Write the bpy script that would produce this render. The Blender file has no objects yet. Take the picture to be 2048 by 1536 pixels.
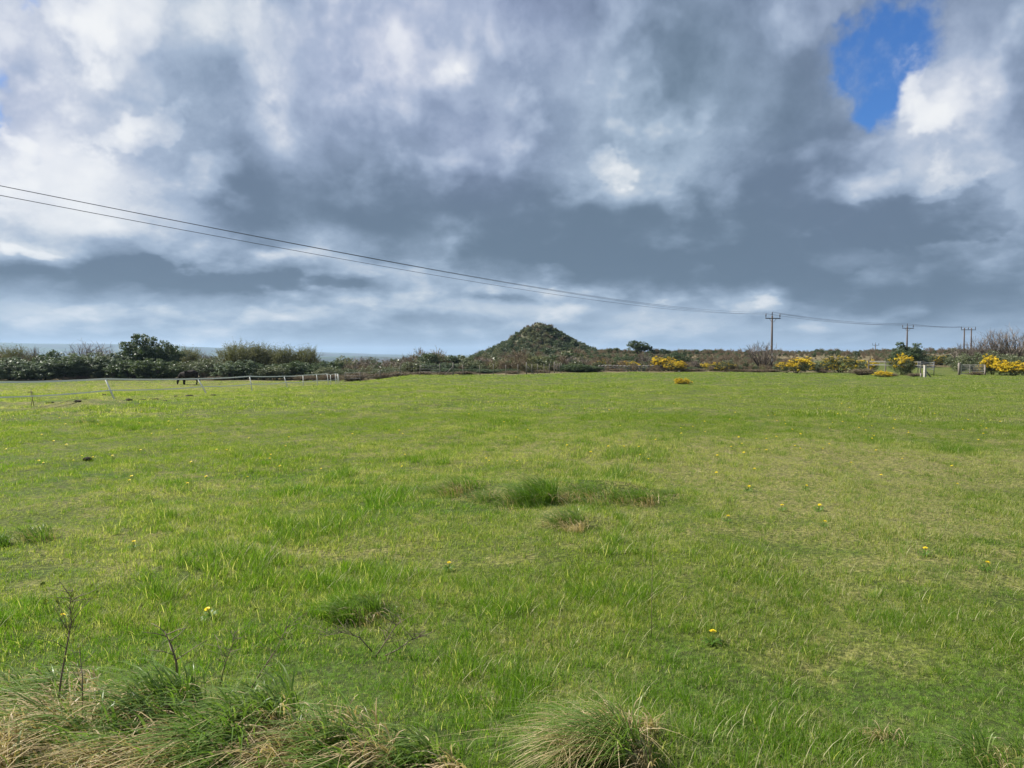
import bpy, bmesh, math, random
import numpy as np
from mathutils import Vector, Matrix, noise as mnoise

S = bpy.context.scene
EXPOSURE = 0.92
HAZE_DENSITY = 0.00009
COL = S.collection

# ------------------------------------------------------------------ camera
F_PX = 1538.0                 # focal length in pixels of a 2048 px wide picture
EYE = 1.85
PITCH = math.radians(2.346)
cam_d = bpy.data.cameras.new('camera')
cam_d.sensor_width = 36.0
cam_d.lens = 36.0 * F_PX / 2048.0
cam_d.clip_start = 0.05
cam_d.clip_end = 60000.0
cam = bpy.data.objects.new('camera', cam_d)
COL.objects.link(cam)
cam.location = (0, 0, EYE)
cam.rotation_euler = (math.radians(90) - PITCH, 0, 0)
S.camera = cam


def ray(px, py):
    """unit direction in the world for a point of the photograph (2048 x 1536)"""
    x, y = (px - 1024) / F_PX, -(py - 768) / F_PX
    c, s = math.cos(PITCH), math.sin(PITCH)
    return Vector((x, c + y * s, -s + y * c)).normalized()


# ------------------------------------------------------------------ exposure
S.view_settings.view_transform = 'Standard'
S.view_settings.look = 'None'
S.view_settings.exposure = EXPOSURE
S.view_settings.gamma = 1.0
S.view_settings.use_curve_mapping = False
S.cycles.max_bounces = 6
S.cycles.diffuse_bounces = 2
S.cycles.glossy_bounces = 2
S.cycles.transmission_bounces = 4
S.cycles.volume_bounces = 0
S.cycles.use_denoising = True

# ------------------------------------------------------------------ sun
SUN_AZ, SUN_EL = math.radians(-74), math.radians(43)     # from the left, a little ahead
sun_dir = Vector((math.sin(SUN_AZ) * math.cos(SUN_EL), math.cos(SUN_AZ) * math.cos(SUN_EL), math.sin(SUN_EL)))
sun_d = bpy.data.lights.new('sun', 'SUN')
sun_d.energy = 5.0
sun_d.angle = math.radians(0.5)
sun_d.color = (1.0, 0.955, 0.88)
sun = bpy.data.objects.new('sun', sun_d)
COL.objects.link(sun)
sun.location = (-30, 20, 40)
sun.rotation_euler = (-sun_dir).to_track_quat('-Z', 'Y').to_euler()


# ------------------------------------------------------------------ node helper
class N:
    def __init__(self, tree):
        self.t = tree

    def __call__(self, typ, ins=None, **kw):
        n = self.t.nodes.new(typ)
        for k, v in kw.items():
            setattr(n, k, v)
        for k, v in (ins or {}).items():
            sock = n.inputs[k]
            if hasattr(v, 'is_output'):
                self.t.links.new(v, sock)
            elif hasattr(v, 'outputs'):
                self.t.links.new(v.outputs[0], sock)
            else:
                sock.default_value = v
        return n

    def math(self, op, a, b=0.0, c=0.0, clamp=False):
        return self('ShaderNodeMath', {0: a, 1: b, 2: c}, operation=op, use_clamp=clamp).outputs[0]

    def vec(self, op, a, b=(0, 0, 0), c=(0, 0, 0)):
        n = self('ShaderNodeVectorMath', {0: a, 1: b, 2: c}, operation=op)
        return n.outputs['Value'] if op in ('DOT_PRODUCT', 'LENGTH', 'DISTANCE') else n.outputs[0]

    def vscale(self, a, s):
        n = self('ShaderNodeVectorMath', {0: a}, operation='SCALE')
        if hasattr(s, 'is_output'):
            self.t.links.new(s, n.inputs['Scale'])
        else:
            n.inputs['Scale'].default_value = s
        return n.outputs[0]

    def xyz(self, x, y, z=0.0):
        return self('ShaderNodeCombineXYZ', {0: x, 1: y, 2: z}).outputs[0]

    def noise(self, v, scale, detail=4.0, rough=0.55, dist=0.0, color=False):
        n = self('ShaderNodeTexNoise', {'Vector': v, 'Scale': scale, 'Detail': detail, 'Roughness': rough, 'Distortion': dist})
        return n.outputs['Color' if color else 'Fac']

    def smooth(self, v, a, b, lo=0.0, hi=1.0):
        n = self('ShaderNodeMapRange', {0: v, 1: a, 2: b, 3: lo, 4: hi}, interpolation_type='SMOOTHSTEP')
        return n.outputs[0]

    def lin(self, v, a, b, lo=0.0, hi=1.0):
        return self('ShaderNodeMapRange', {0: v, 1: a, 2: b, 3: lo, 4: hi}).outputs[0]

    def mix(self, f, a, b, typ='MIX'):
        n = self('ShaderNodeMix', data_type='RGBA', blend_type=typ)
        for i, v in ((0, f), (6, a), (7, b)):
            if hasattr(v, 'is_output'):
                self.t.links.new(v, n.inputs[i])
            else:
                n.inputs[i].default_value = (tuple(v) + (1,))[:4] if i else v
        return n.outputs[2]

    def ramp(self, f, stops):
        n = self('ShaderNodeValToRGB', {0: f})
        e = n.color_ramp.elements
        while len(e) < len(stops):
            e.new(0.5)
        for el, (p, c) in zip(e, stops):
            el.position = p
            el.color = (tuple(c) + (1,))[:4]
        return n.outputs[0]


def lin(c):
    return tuple(((v / 255 + 0.055) / 1.055) ** 2.4 if v / 255 > 0.04045 else v / 255 / 12.92 for v in c)


# ------------------------------------------------------------------ sky
SKY_STRENGTH = 0.1
world = bpy.data.worlds.new('World')
S.world = world
world.use_nodes = True
world.cycles.sampling_method = 'MANUAL'
world.cycles.sample_map_resolution = 512
wt = world.node_tree
wt.nodes.clear()
W = N(wt)
D = W('ShaderNodeTexCoord').outputs['Generated']
sep = W('ShaderNodeSeparateXYZ', {0: D})
dx, dy, dz = sep.outputs
az = W.math('ARCTAN2', dx, dy)
el = W.math('ARCSINE', dz)
ang = W.xyz(az, el)
# cloud coordinates on a cylinder round the viewer, flattening into bands towards the horizon
g = W.math('MULTIPLY', W.math('LOGARITHM', W.math('ADD', W.math('MAXIMUM', el, 0.0), 0.13), math.e), 0.47)
deck = W.xyz(W.math('SINE', az), W.math('COSINE', az), g)
# domain warps
flat = W.smooth(el, 0.0, 0.2, 0.2, 1.0)           # less vertical wander near the horizon
w1 = W.vec('SUBTRACT', W.noise(deck, 3.0, 2, 0.5, color=True), (0.5, 0.5, 0.5))
w2 = W.vec('SUBTRACT', W.noise(deck, 11.0, 4, 0.6, color=True), (0.5, 0.5, 0.5))
warp = W.vec('ADD', W.vscale(w1, 0.13), W.vscale(w2, 0.075))
warp = W.vec('MULTIPLY', warp, W.xyz(1.0, flat, 0.0))
P = W.vec('ADD', ang, warp)


def blobs(lst, start=0.0, gain=1.0):
    """sum of soft elliptical masses; chained through P so that Cycles never holds them all on its stack"""
    global P
    acc = start
    for i, (px, py, rx, ry, rot, amp) in enumerate(lst):
        if i and i % 12 == 0:
            P = W.vec('MULTIPLY_ADD', W.xyz(acc, acc, acc), (1e-7, 1e-7, 1e-7), P)
        d = ray(px, py)
        m = W('ShaderNodeMapping', {'Vector': P, 'Location': (math.atan2(d.x, d.y), math.asin(d.z), 0),
                                    'Rotation': (0, 0, math.radians(rot)), 'Scale': (rx * 1.1 / F_PX, ry * 1.1 / F_PX, 1.0)}, vector_type='TEXTURE')
        q = W.vec('DOT_PRODUCT', m.outputs[0], m.outputs[0])
        acc = W.math('MULTIPLY_ADD', W.math('POWER', 0.3679, q), amp * gain * (0.66 if amp < 0 else 0.92), acc)
    P = W.vec('MULTIPLY_ADD', W.xyz(acc, acc, acc), (1e-7, 1e-7, 1e-7), P)
    return acc


# soft masses of brighter and darker cloud (amounts in display levels / 255)
soft = blobs([
    (160, 140, 220, 130, -25, .125), (60, 330, 150, 80, 0, .10), (420, 25, 170, 50, 0, .15), (560, 110, 90, 110, 0, .03),
    (460, 340, 110, 110, 10, -.11), (230, 410, 170, 50, 10, .07), (565, 235, 45, 90, 0, .11), (740, 330, 110, 150, 10, -.07), (330, 425, 130, 50, -15, .06),
    (650, 410, 150, 80, -20, -.06), (630, 470, 60, 60, 0, .07),
    (1050, 55, 130, 80, -20, .08), (1420, 190, 330, 190, 0, -.05), (930, 120, 60, 45, -30, .05), (1190, 120, 80, 70, 30, .09), (690, 100, 150, 110, 0, .10), (820, 60, 60, 60, 0, .03),
    (1450, 150, 170, 170, 0, -.04), (1600, 290, 140, 120, 0, -.06), (1390, 265, 80, 55, 40, .10), (1462, 390, 26, 70, 8, .08),
    (1210, 350, 110, 65, 0, .12), (1000, 230, 80, 110, 0, .03),
    (900, 440, 220, 75, -8, -.09), (1250, 495, 320, 58, -5, -.13), (1620, 470, 230, 100, -12, -.07), (1700, 585, 300, 34, -6, -.11),
    (1420, 548, 260, 26, -5, -.06), (1830, 440, 110, 60, -10, -.09), (1960, 570, 130, 60, 0, -.07), (1975, 470, 36, 80, -20, .05),
    (1850, 260, 100, 120, -15, .13), (1990, 180, 70, 140, 0, .05), (2010, 330, 45, 70, 0, .04),
    (110, 522, 230, 24, -4, -.10), (480, 560, 230, 26, -4, -.11), (690, 585, 80, 24, -8, -.09), (40, 480, 80, 18, -8, .10), (350, 520, 80, 15, -3, .13),
    (560, 510, 80, 14, -4, .11), (350, 465, 200, 25, -8, .04), (240, 614, 420, 26, 0, .10), (880, 590, 130, 36, -6, .14),
    (760, 545, 70, 18, 0, .08), (1000, 628, 200, 18, -4, .03), (990, 592, 110, 13, -5, -.12), (1080, 612, 60, 13, 0, .08), (1270, 615, 170, 44, 0, .09),
    (1060, 575, 110, 13, -5, .07), (1430, 640, 160, 36, 0, .04), (600, 645, 500, 9, 0, -.03), (300, 690, 700, 36, 0, .06),
    (1800, 665, 300, 22, 0, .04),
], 0.635, 1.4)
# crisp sunlit tops, crisp dark undersides and the holes that show the blue
bright = blobs([
    (1830, 165, 60, 34, -45, 1.0), (1875, 110, 42, 24, -60, .9), (1890, 290, 70, 50, -20, .7), (1900, 365, 60, 24, 10, .8),
    (1215, 335, 62, 34, -20, .8), (1195, 300, 26, 26, 0, .6), (310, 205, 85, 30, 35, .75), (160, 110, 110, 50, -20, .5), (270, 255, 70, 18, 25, .6), (925, 118, 30, 22, -40, .4),
    (1230, 130, 36, 44, 20, .65), (60, 290, 70, 46, 30, .5), (1070, 15, 70, 30, 0, .5), (740, 560, 40, 16, 0, .7), (965, 583, 60, 14, 0, .6), (360, 521, 66, 11, 0, .7), (560, 513, 50, 12, 0, .5),
    (30, 478, 60, 11, -12, .7), (1130, 568, 60, 11, 0, .5), (1290, 588, 50, 12, 0, .5), (300, 597, 60, 9, 0, .5), (120, 602, 80, 9, 0, .4), (420, 30, 60, 24, 0, .45), (20, 235, 50, 26, 20, .5),
], 0.0)
dark = blobs([
    (1835, 415, 90, 40, -8, 1.0), (1760, 445, 110, 40, 0, .9), (1930, 410, 46, 40, 0, .9), (1600, 545, 240, 36, -8, .5), (1150, 505, 300, 36, -4, .5), (450, 558, 220, 20, -6, .6), (640, 575, 80, 22, -6, .6),
    (120, 528, 170, 16, -4, .5), (560, 420, 90, 40, 0, .3), (1000, 595, 90, 9, -4, .5), (560, 195, 26, 26, 0, .45),
], 0.0)
hole = blobs([
    (1780, 58, 84, 50, 10, 1.25), (1828, 100, 46, 44, 0, 1.0), (1760, 140, 42, 52, 15, .9), (1735, 200, 16, 28, 12, .7), (1700, 80, 34, 22, 0, .4), (10, 140, 22, 46, 10, .5), (40, 220, 26, 30, -35, .5),
    (60, 15, 26, 20, 0, .45)], 0.0)

deck2 = W.vec('ADD', deck, W.vscale(w1, 0.05))
fb = W.noise(deck2, 5.0, 7, 0.50)
fb_s = W.noise(W.vec('ADD', deck2, (-0.020, 0.0, 0.026)), 5.0, 7, 0.50)
fine = W.noise(W.vec('ADD', deck2, W.vscale(w2, 0.018)), 18.0, 6, 0.62)
billow = W.math('ABSOLUTE', W.math('SUBTRACT', W.noise(W.vec('ADD', deck2, W.vscale(w2, 0.012)), 10.0, 4, 0.5), 0.5))   # rounded puffs with dark creases
relief = W.math('SUBTRACT', fb, fb_s)
low = W.smooth(el, 0.0, 0.08, 0.6, 1.0)
det = W.math('MULTIPLY_ADD', W.math('SUBTRACT', fb, 0.5), 0.26, W.math('MULTIPLY', relief, 0.8))
det = W.math('MULTIPLY_ADD', W.math('SUBTRACT', fine, 0.5), 0.075, det)
det = W.math('MULTIPLY_ADD', W.math('SUBTRACT', billow, 0.09), 0.30, det)
det = W.math('MULTIPLY', det, low)
# the thick dark undersides are smoother than the sunlit parts
det = W.math('MULTIPLY', det, W.smooth(soft, 0.42, 0.68, 0.75, 1.1))
en = W.math('MULTIPLY_ADD', W.math('SUBTRACT', billow, 0.09), 1.3, W.math('SUBTRACT', W.math('MULTIPLY_ADD', fine, 0.8, fb), 0.9))
L = W.math('ADD', soft, det)
# folds: layered edges where one bank of cloud ends in front of another
for c0, wd, amp_ in ((0.56, 0.20, 0.025), (0.665, 0.10, 0.032), (0.78, 0.10, 0.040)):
    f = W.smooth(W.math('MULTIPLY_ADD', en, 0.55, soft), c0 - wd * 0.5, c0 + wd * 0.5, -0.5 * amp_, 0.5 * amp_)
    L = W.math('MULTIPLY_ADD', f, low, L)
edge = W.math('MULTIPLY_ADD', en, 1.35, bright)
bm = W.math('MULTIPLY', W.smooth(edge, 0.40, 0.62), W.smooth(edge, 0.3, 1.25, 0.45, 1.0))
L = W.math('ADD', L, W.math('MULTIPLY', bm, 0.11))
dm = W.smooth(W.math('MULTIPLY_ADD', en, -1.1, dark), 0.40, 0.70)
L = W.math('ADD', L, W.math('MULTIPLY', dm, -0.075))
L = W.math('SMOOTH_MAX', W.math('SMOOTH_MIN', L, 0.97, 0.12), 0.45, 0.06)
k = 1.0 / SKY_STRENGTH / 2 ** EXPOSURE
cool = W.ramp(L, [(0.40, lin((86, 106, 126))), (0.50, lin((112, 132, 153))), (0.60, lin((138, 158, 180))), (0.70, lin((163, 182, 203))),
                  (0.80, lin((196, 207, 219))), (0.90, lin((226, 231, 236))), (1.0, lin((247, 249, 249)))])
lilac = W.ramp(L, [(0.40, lin((94, 108, 138))), (0.50, lin((120, 134, 164))), (0.60, lin((145, 159, 189))), (0.70, lin((171, 183, 209))),
                   (0.80, lin((202, 208, 226))), (0.90, lin((229, 232, 241))), (1.0, lin((248, 249, 250)))])
tint = W.math('MULTIPLY', W.smooth(el, 0.05, 0.28), W.smooth(W.noise(deck, 1.6, 2, 0.5), 0.25, 0.6))
cloud = W.mix(tint, cool, lilac)
cloud = W.vscale(cloud, k)
sky = W('ShaderNodeTexSky', sky_type='NISHITA', sun_disc=False, sun_elevation=SUN_EL, sun_rotation=SUN_AZ,
        altitude=100.0, air_density=1.0, dust_density=0.4, ozone_density=2.0)
blue = W.vec('MULTIPLY', sky.outputs[0], (0.24, 0.44, 0.72))
hedge_ = W.math('MULTIPLY_ADD', en, -2.0, hole)
hm = W.math('MULTIPLY', W.smooth(hedge_, 0.30, 1.0), W.smooth(fine, 0.50, 0.75, 1.0, 0.6))
hm = W.math('MULTIPLY', hm, W.smooth(hole, 0.06, 0.30))
col = W.mix(hm, cloud, blue)
# below the horizon the world is a dull land colour
col = W.mix(W.smooth(el, -0.06, -0.015), tuple(v * k for v in (0.10, 0.12, 0.10)), col)
bg = W('ShaderNodeBackground', {'Color': col, 'Strength': SKY_STRENGTH})
wt.links.new(bg.outputs[0], W('ShaderNodeOutputWorld').inputs[0])

# ================================================================== helpers
RNG = np.random.default_rng(7)
random.seed(7)


def tag(o, label=None, cat=None, group=None, kind=None):
    for k, v in (('label', label), ('category', cat), ('group', group), ('kind', kind)):
        if v:
            o[k] = v
    return o


def new_mesh(name, verts, faces, mats, tint=None, smooth=False, midx=None):
    me = bpy.data.meshes.new(name)
    verts = np.asarray(verts, dtype=np.float32)
    faces = np.asarray(faces, dtype=np.int32)
    k = faces.shape[1]
    me.vertices.add(len(verts))
    me.vertices.foreach_set('co', verts.ravel())
    me.loops.add(faces.size)
    me.loops.foreach_set('vertex_index', faces.ravel())
    me.polygons.add(len(faces))
    me.polygons.foreach_set('loop_start', np.arange(0, faces.size, k, dtype=np.int32))
    if smooth:
        me.polygons.foreach_set('use_smooth', np.ones(len(faces), dtype=bool))
    if tint is not None:
        a = me.attributes.new('tint', 'FLOAT', 'POINT')
        a.data.foreach_set('value', np.asarray(tint, dtype=np.float32))
    for m in (mats if isinstance(mats, (list, tuple)) else [mats]):
        me.materials.append(m)
    if midx is not None:
        me.polygons.foreach_set('material_index', np.asarray(midx, dtype=np.int32))
    me.update(calc_edges=True)
    return me


def obj(name, me, parent=None, loc=None):
    o = bpy.data.objects.new(name, me)
    COL.objects.link(o)
    if parent:
        o.parent = parent
    if loc is not None:
        o.location = loc
    return o


def empty(name, loc, rz=0.0):
    o = bpy.data.objects.new(name, None)
    o.empty_display_size = 0.2
    COL.objects.link(o)
    o.location = loc
    o.rotation_euler.z = rz
    return o


def copy_tree(o, parent=None):
    c = o.copy()
    COL.objects.link(c)
    c.parent = parent
    for ch in list(o.children):
        copy_tree(ch, c)
    return c


class MB:
    """collects boxes, tubes and ribbons for one mesh"""
    def __init__(self):
        self.v, self.f, self.t, self.n = [], [], [], 0

    def add(self, v, f, t=0.5):
        self.v.append(np.asarray(v, float))
        self.f.append(np.asarray(f, int) + self.n)
        self.t.append(np.full(len(v), t))
        self.n += len(v)

    def tube(self, pts, radii, n=6, t=0.5, cap=True):
        pts = [Vector(p) for p in pts]
        vs, fs = [], []
        for i, p in enumerate(pts):
            d = (pts[min(i + 1, len(pts) - 1)] - pts[max(i - 1, 0)]).normalized()
            a = d.cross(Vector((0.31, 0.95, 0.05))).normalized()
            b = d.cross(a)
            for k in range(n):
                w = 2 * math.pi * k / n
                vs.append(p + (a * math.cos(w) + b * math.sin(w)) * radii[i])
        for i in range(len(pts) - 1):
            for k in range(n):
                k2 = (k + 1) % n
                fs.append((i * n + k, i * n + k2, (i + 1) * n + k2, (i + 1) * n + k))
        if cap:
            for i, s in ((0, 1), (len(pts) - 1, -1)):
                c = len(vs)
                vs.append(pts[i])
                for k in range(n):
                    a_, b_ = i * n + k, i * n + (k + 1) % n
                    fs.append((c, b_, a_, a_) if s > 0 else (c, a_, b_, b_))
        self.add([tuple(v) for v in vs], fs, t)

    def box(self, c, s, rz=0.0, t=0.5, tilt=0.0):
        c, s = np.array(c, float), np.array(s, float) / 2
        v = np.array([[x, y, z] for x in (-1, 1) for y in (-1, 1) for z in (-1, 1)]) * s
        if tilt:
            ct, st = math.cos(tilt), math.sin(tilt)
            v = np.stack([v[:, 0] * ct + v[:, 2] * st, v[:, 1], -v[:, 0] * st + v[:, 2] * ct], 1)
        ca, sa = math.cos(rz), math.sin(rz)
        v = np.stack([v[:, 0] * ca - v[:, 1] * sa, v[:, 0] * sa + v[:, 1] * ca, v[:, 2]], 1) + c
        self.add(v, [(0, 1, 3, 2), (4, 6, 7, 5), (0, 4, 5, 1), (2, 3, 7, 6), (0, 2, 6, 4), (1, 5, 7, 3)], t)

    def mesh(self, name, mats, smooth=False):
        me = bpy.data.meshes.new(name)
        v = np.concatenate(self.v)
        fs = [tuple(dict.fromkeys(int(i) for i in f)) for a in self.f for f in a]
        me.from_pydata(v.tolist(), [], fs)
        a = me.attributes.new('tint', 'FLOAT', 'POINT')
        a.data.foreach_set('value', np.concatenate(self.t).astype(np.float32))
        if smooth:
            me.polygons.foreach_set('use_smooth', np.ones(len(me.polygons), dtype=bool))
        for m in (mats if isinstance(mats, (list, tuple)) else [mats]):
            me.materials.append(m)
        return me


# ================================================================== shape of the land
def ss(t):
    t = np.clip(t, 0, 1)
    return t * t * (3 - 2 * t)


_wr = np.random.default_rng(3)
_W = [(_wr.uniform(0, 2 * math.pi), _wr.uniform(0, 6.28), s * _wr.uniform(.8, 1.25)) for s in (0.9, 1.3, 1.7, 2.1, 2.9, 3.7, 4.6, 0.5, 0.33, 0.7)]
FARW = [(_wr.uniform(0, 2 * math.pi), _wr.uniform(0, 6.28), 1 / s) for s in (90, 140, 210, 330, 500, 700, 1000)]


def bumps(x, y, waves=_W):
    h = 0
    for a, p, k in waves:
        h = h + np.sin(k * (x * math.cos(a) + y * math.sin(a)) + p) / len(waves) ** 0.5
    return h


def on_plain(px, py):
    """where the sight line through a point of the photograph meets the level z = 0"""
    d = ray(px, py)
    t = -EYE / d.z
    return d.x * t, d.y * t


# hummocks of the field (centre x, y, radius x, radius y, height)
HUMMOCKS = [(*on_plain(1105, 985), 0.75, 0.42, 0.17), (*on_plain(930, 975), 0.55, 0.35, 0.10), (*on_plain(1250, 985), 0.45, 0.35, 0.09),
            (*on_plain(1140, 1045), 0.30, 0.25, 0.08), (*on_plain(725, 1215), 0.30, 0.22, 0.08), (*on_plain(55, 1070), 0.4, 0.3, 0.09),
            (*on_plain(150, 1500), 1.1, 0.5, 0.14), (*on_plain(600, 1530), 0.8, 0.45, 0.08), (*on_plain(1200, 1500), 0.4, 0.3, 0.10),
            (-15.5, 29.0, 2.2, 0.9, 0.22), (-20.0, 28.5, 2.0, 0.9, 0.15)]


def ground_z(x, y, detail=True):
    x, y = np.asarray(x, float), np.asarray(y, float)
    r = np.hypot(x, y)
    azd = np.degrees(np.arctan2(x, y))
    z = -0.75 * ss((y - 15) / 85)
    z = z - 0.85 * ss((-x - 10) / 8) * ss((y - 20) / 60)
    # right: rough heath rising to eye level, then falling away behind its crest
    right = ss((azd + 2) / 6) * ss((y - 105) / 20)
    z = z + right * (2.25 * ss((r - 112) / 115) - 16 * ss((r - 245) / 500))
    z = z + 0.9 * np.exp(-((x - 29) / 10) ** 2 - ((y - 172) / 22) ** 2)
    # left: the hill drops to a wide low plain
    left = 1 - ss((azd + 3) / 8)
    far = 2.0 * ss((r - 112) / 60) + 26 * ss((r - 150) / 1200) + 30 * ss((r - 1200) / 2500)
    z = z - left * far
    z = z - (1 - left) * 40 * ss((r - 700) / 3000)
    # far ridges across the plain
    ridge = np.interp(azd, [-50, -33.7, -31, -25, -22, -19, -15, -11, -6, -2, 10, 60], [150, 150, 142, 138, 125, 96, 70, 42, 26, 20, 10, 10])
    z = z + (ridge + 10 * bumps(x, y, FARW)) * ss((r - 5200) / 3300) * (1 - 0.0 * r)
    ridge2 = np.interp(azd, [-50, -26, -20, -12, -4, 3, 60], [28, 26, 38, 32, 26, 10, 0])
    z = z + (ridge2 + 7 * bumps(x * 1.3, y * 1.3, FARW)) * np.exp(-((r - 4300) / 700) ** 2)
    z = z - 260 * ss((r - 9300) / 6000)
    if detail:
        m = 1 - ss((r - 60) / 60)
        z = z + 0.028 * bumps(x, y) * m + 0.05 * bumps(x * 0.35 + 9, y * 0.35) * ss((r - 6) / 15) * (1 - ss((r - 500) / 500))
        for hx, hy, rx, ry, h in HUMMOCKS:
            z = z + h * np.exp(-((x - hx) / rx) ** 2 - ((y - hy) / ry) ** 2)
    return z


def gz(x, y):
    return float(ground_z(x, y))


def hit(px, py):
    """where the sight line through a point of the photograph meets the ground"""
    d = ray(px, py)
    t = 1.0
    while t < 3000:
        if EYE + d.z * t < gz(d.x * t, d.y * t):
            break
        t *= 1.01
    lo, hi = t / 1.01, t
    for _ in range(20):
        m = (lo + hi) / 2
        if EYE + d.z * m < gz(d.x * m, d.y * m):
            hi = m
        else:
            lo = m
    return Vector((d.x * lo, d.y * lo, gz(d.x * lo, d.y * lo)))


def at(px, Y):
    x = (px - 1024) / F_PX * Y
    return Vector((x, Y, gz(x, Y)))


def height(py, Y):
    return EYE + (705 - py) / F_PX * Y


# ================================================================== materials
def new_mat(name):
    m = bpy.data.materials.new(name)
    m.use_nodes = True
    m.node_tree.nodes.clear()
    return m, N(m.node_tree)


def finish(n, shader):
    n.t.links.new(shader.outputs[0] if hasattr(shader, 'outputs') else shader, n('ShaderNodeOutputMaterial').inputs[0])


def attr(n, name, typ='GEOMETRY'):
    return n('ShaderNodeAttribute', attribute_name=name, attribute_type=typ).outputs['Fac']


def leaf_mat(name, stops, rough=0.5, spec=0.4, trans=0.3, vary=0.5, scale=0.4):
    """foliage: colour by leaf, by plant and by slow noise over the place"""
    m, n = new_mat(name)
    pos = n('ShaderNodeNewGeometry').outputs['Position']
    t = n.math('MULTIPLY', attr(n, 'tint'), 1 - vary * 0.5)
    t = n.math('MULTIPLY_ADD', n.noise(pos, scale, 3, 0.6), vary * 0.7, t)
    t = n.math('MULTIPLY_ADD', n('ShaderNodeObjectInfo').outputs['Random'], vary * 0.35, t)
    t = n.math('SUBTRACT', t, vary * 0.275)
    c = n.ramp(t, stops)
    p = n('ShaderNodeBsdfPrincipled', {'Base Color': c, 'Roughness': rough, 'Specular IOR Level': spec})
    if trans:
        tr = n('ShaderNodeBsdfTranslucent', {'Color': n.mix(1.0, c, (1.15, 1.2, 0.7), 'MULTIPLY')})
        p = n('ShaderNodeMixShader', {0: trans, 1: p.outputs[0], 2: tr.outputs[0]})
    finish(n, p)
    return m


def plain_mat(name, c1, c2, scale=8.0, rough=0.7, metal=0.0, stretch=(1, 1, 1), bump=0.3):
    m, n = new_mat(name)
    co = n.vec('MULTIPLY', n('ShaderNodeTexCoord').outputs['Object'], stretch)
    f = n.noise(co, scale, 5, 0.6)
    c = n.mix(n.smooth(f, 0.3, 0.7), c1, c2)
    b = n('ShaderNodeBump', {'Strength': bump, 'Distance': 0.02, 'Height': f})
    finish(n, n('ShaderNodeBsdfPrincipled', {'Base Color': c, 'Roughness': rough, 'Metallic': metal, 'Specular IOR Level': 0.5 if rough < 0.8 else 0.15, 'Normal': b.outputs[0]}))
    return m


# how lush or how straw-dry the field is, by place; shared by soil and blades
def field_group():
    g = bpy.data.node_groups.new('field_state', 'ShaderNodeTree')
    g.interface.new_socket('dry', in_out='OUTPUT', socket_type='NodeSocketFloat')
    g.interface.new_socket('lush', in_out='OUTPUT', socket_type='NodeSocketFloat')
    n = N(g)
    pos = n('ShaderNodeNewGeometry').outputs['Position']
    sx, sy, _z = n('ShaderNodeSeparateXYZ', {0: pos}).outputs
    p2 = n.xyz(sx, sy)

    def spots(lst):
        acc = 0.0
        for x, y, rx, ry, a in lst:
            m = n('ShaderNodeMapping', {'Vector': p2, 'Location': (x, y, 0), 'Scale': (rx, ry, 1)}, vector_type='TEXTURE').outputs[0]
            acc = n.math('MULTIPLY_ADD', n.math('POWER', 0.3679, n.vec('DOT_PRODUCT', m, m)), a, acc)
        return acc
    n1 = n.noise(p2, 0.35, 4, 0.6)
    n2 = n.noise(p2, 1.6, 4, 0.62)
    n3 = n.noise(n.vec('ADD', p2, (31.0, 7.0, 0.0)), 0.16, 3, 0.55)
    dry = spots(DRY)
    dry = n.math('ADD', dry, n.math('MULTIPLY', n.math('SUBTRACT', n1, 0.46), 2.4))
    dry = n.math('ADD', dry, n.math('MULTIPLY', n.math('SUBTRACT', n2, 0.48), 2.2), clamp=True)
    lush = spots(LUSH)
    lush = n.math('ADD', lush, n.math('MULTIPLY', n.math('SUBTRACT', n3, 0.45), 1.3))
    lush = n.math('ADD', lush, n.math('MULTIPLY', n.math('SUBTRACT', 0.5, n2), 1.6), clamp=True)
    o = n('NodeGroupOutput')
    g.links.new(dry, o.inputs[0])
    g.links.new(lush, o.inputs[1])
    return g


def flat_spot(px, py, rx, ry, a):
    x, y = on_plain(px, py)
    return (x, y, rx, ry, a)


DRY = [flat_spot(1500, 930, 6.5, 3.6, 0.50), flat_spot(1900, 930, 5.0, 4.0, 0.38), flat_spot(1050, 885, 4.0, 3.0, 0.36), flat_spot(1750, 1060, 2.6, 1.6, 0.30),
       flat_spot(640, 1110, 1.5, 1.0, 0.35), flat_spot(1650, 1250, 1.1, 0.8, 0.25), flat_spot(900, 1010, 2.0, 0.6, 0.06), flat_spot(150, 1480, 0.8, 0.4, 0.3),
       (-33, 58, 15.5, 45, 0.62), (-16, 30, 0.5, 30, 0.4), (0, 120, 30, 5, 0.1)]
LUSH = [flat_spot(150, 1150, 3.0, 1.4, 0.30), flat_spot(300, 960, 4.5, 1.4, 0.35), flat_spot(950, 1010, 1.8, 0.8, 0.42), flat_spot(1700, 1450, 1.6, 0.7, 0.40),
        flat_spot(900, 1400, 1.6, 0.7, 0.35), flat_spot(1350, 1420, 1.6, 0.6, 0.4), flat_spot(450, 1330, 1.6, 0.6, 0.3), flat_spot(1980, 1180, 0.9, 0.7, 0.25), (20, 62, 30, 40, 0.10), (30, 85, 40, 25, 0.25), (-14, 28.5, 5, 1.5, 0.5),
        flat_spot(300, 1300, 1.6, 0.8, 0.25), (-2, 75, 18, 12, 0.2)]
FIELD = field_group()


def field_colour(n, dry_c, mid_c, lush_c, jitter=None):
    fg = n('ShaderNodeGroup')
    fg.node_tree = FIELD
    d, l = fg.outputs[0], fg.outputs[1]
    if jitter is not None:
        d = n.math('ADD', d, n.math('MULTIPLY', n.math('SUBTRACT', jitter, 0.42), 1.15), clamp=True)
    c = n.mix(n.smooth(l, 0.15, 0.75), mid_c, lush_c)
    return n.mix(n.smooth(d, 0.18, 0.9), c, dry_c)


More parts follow.
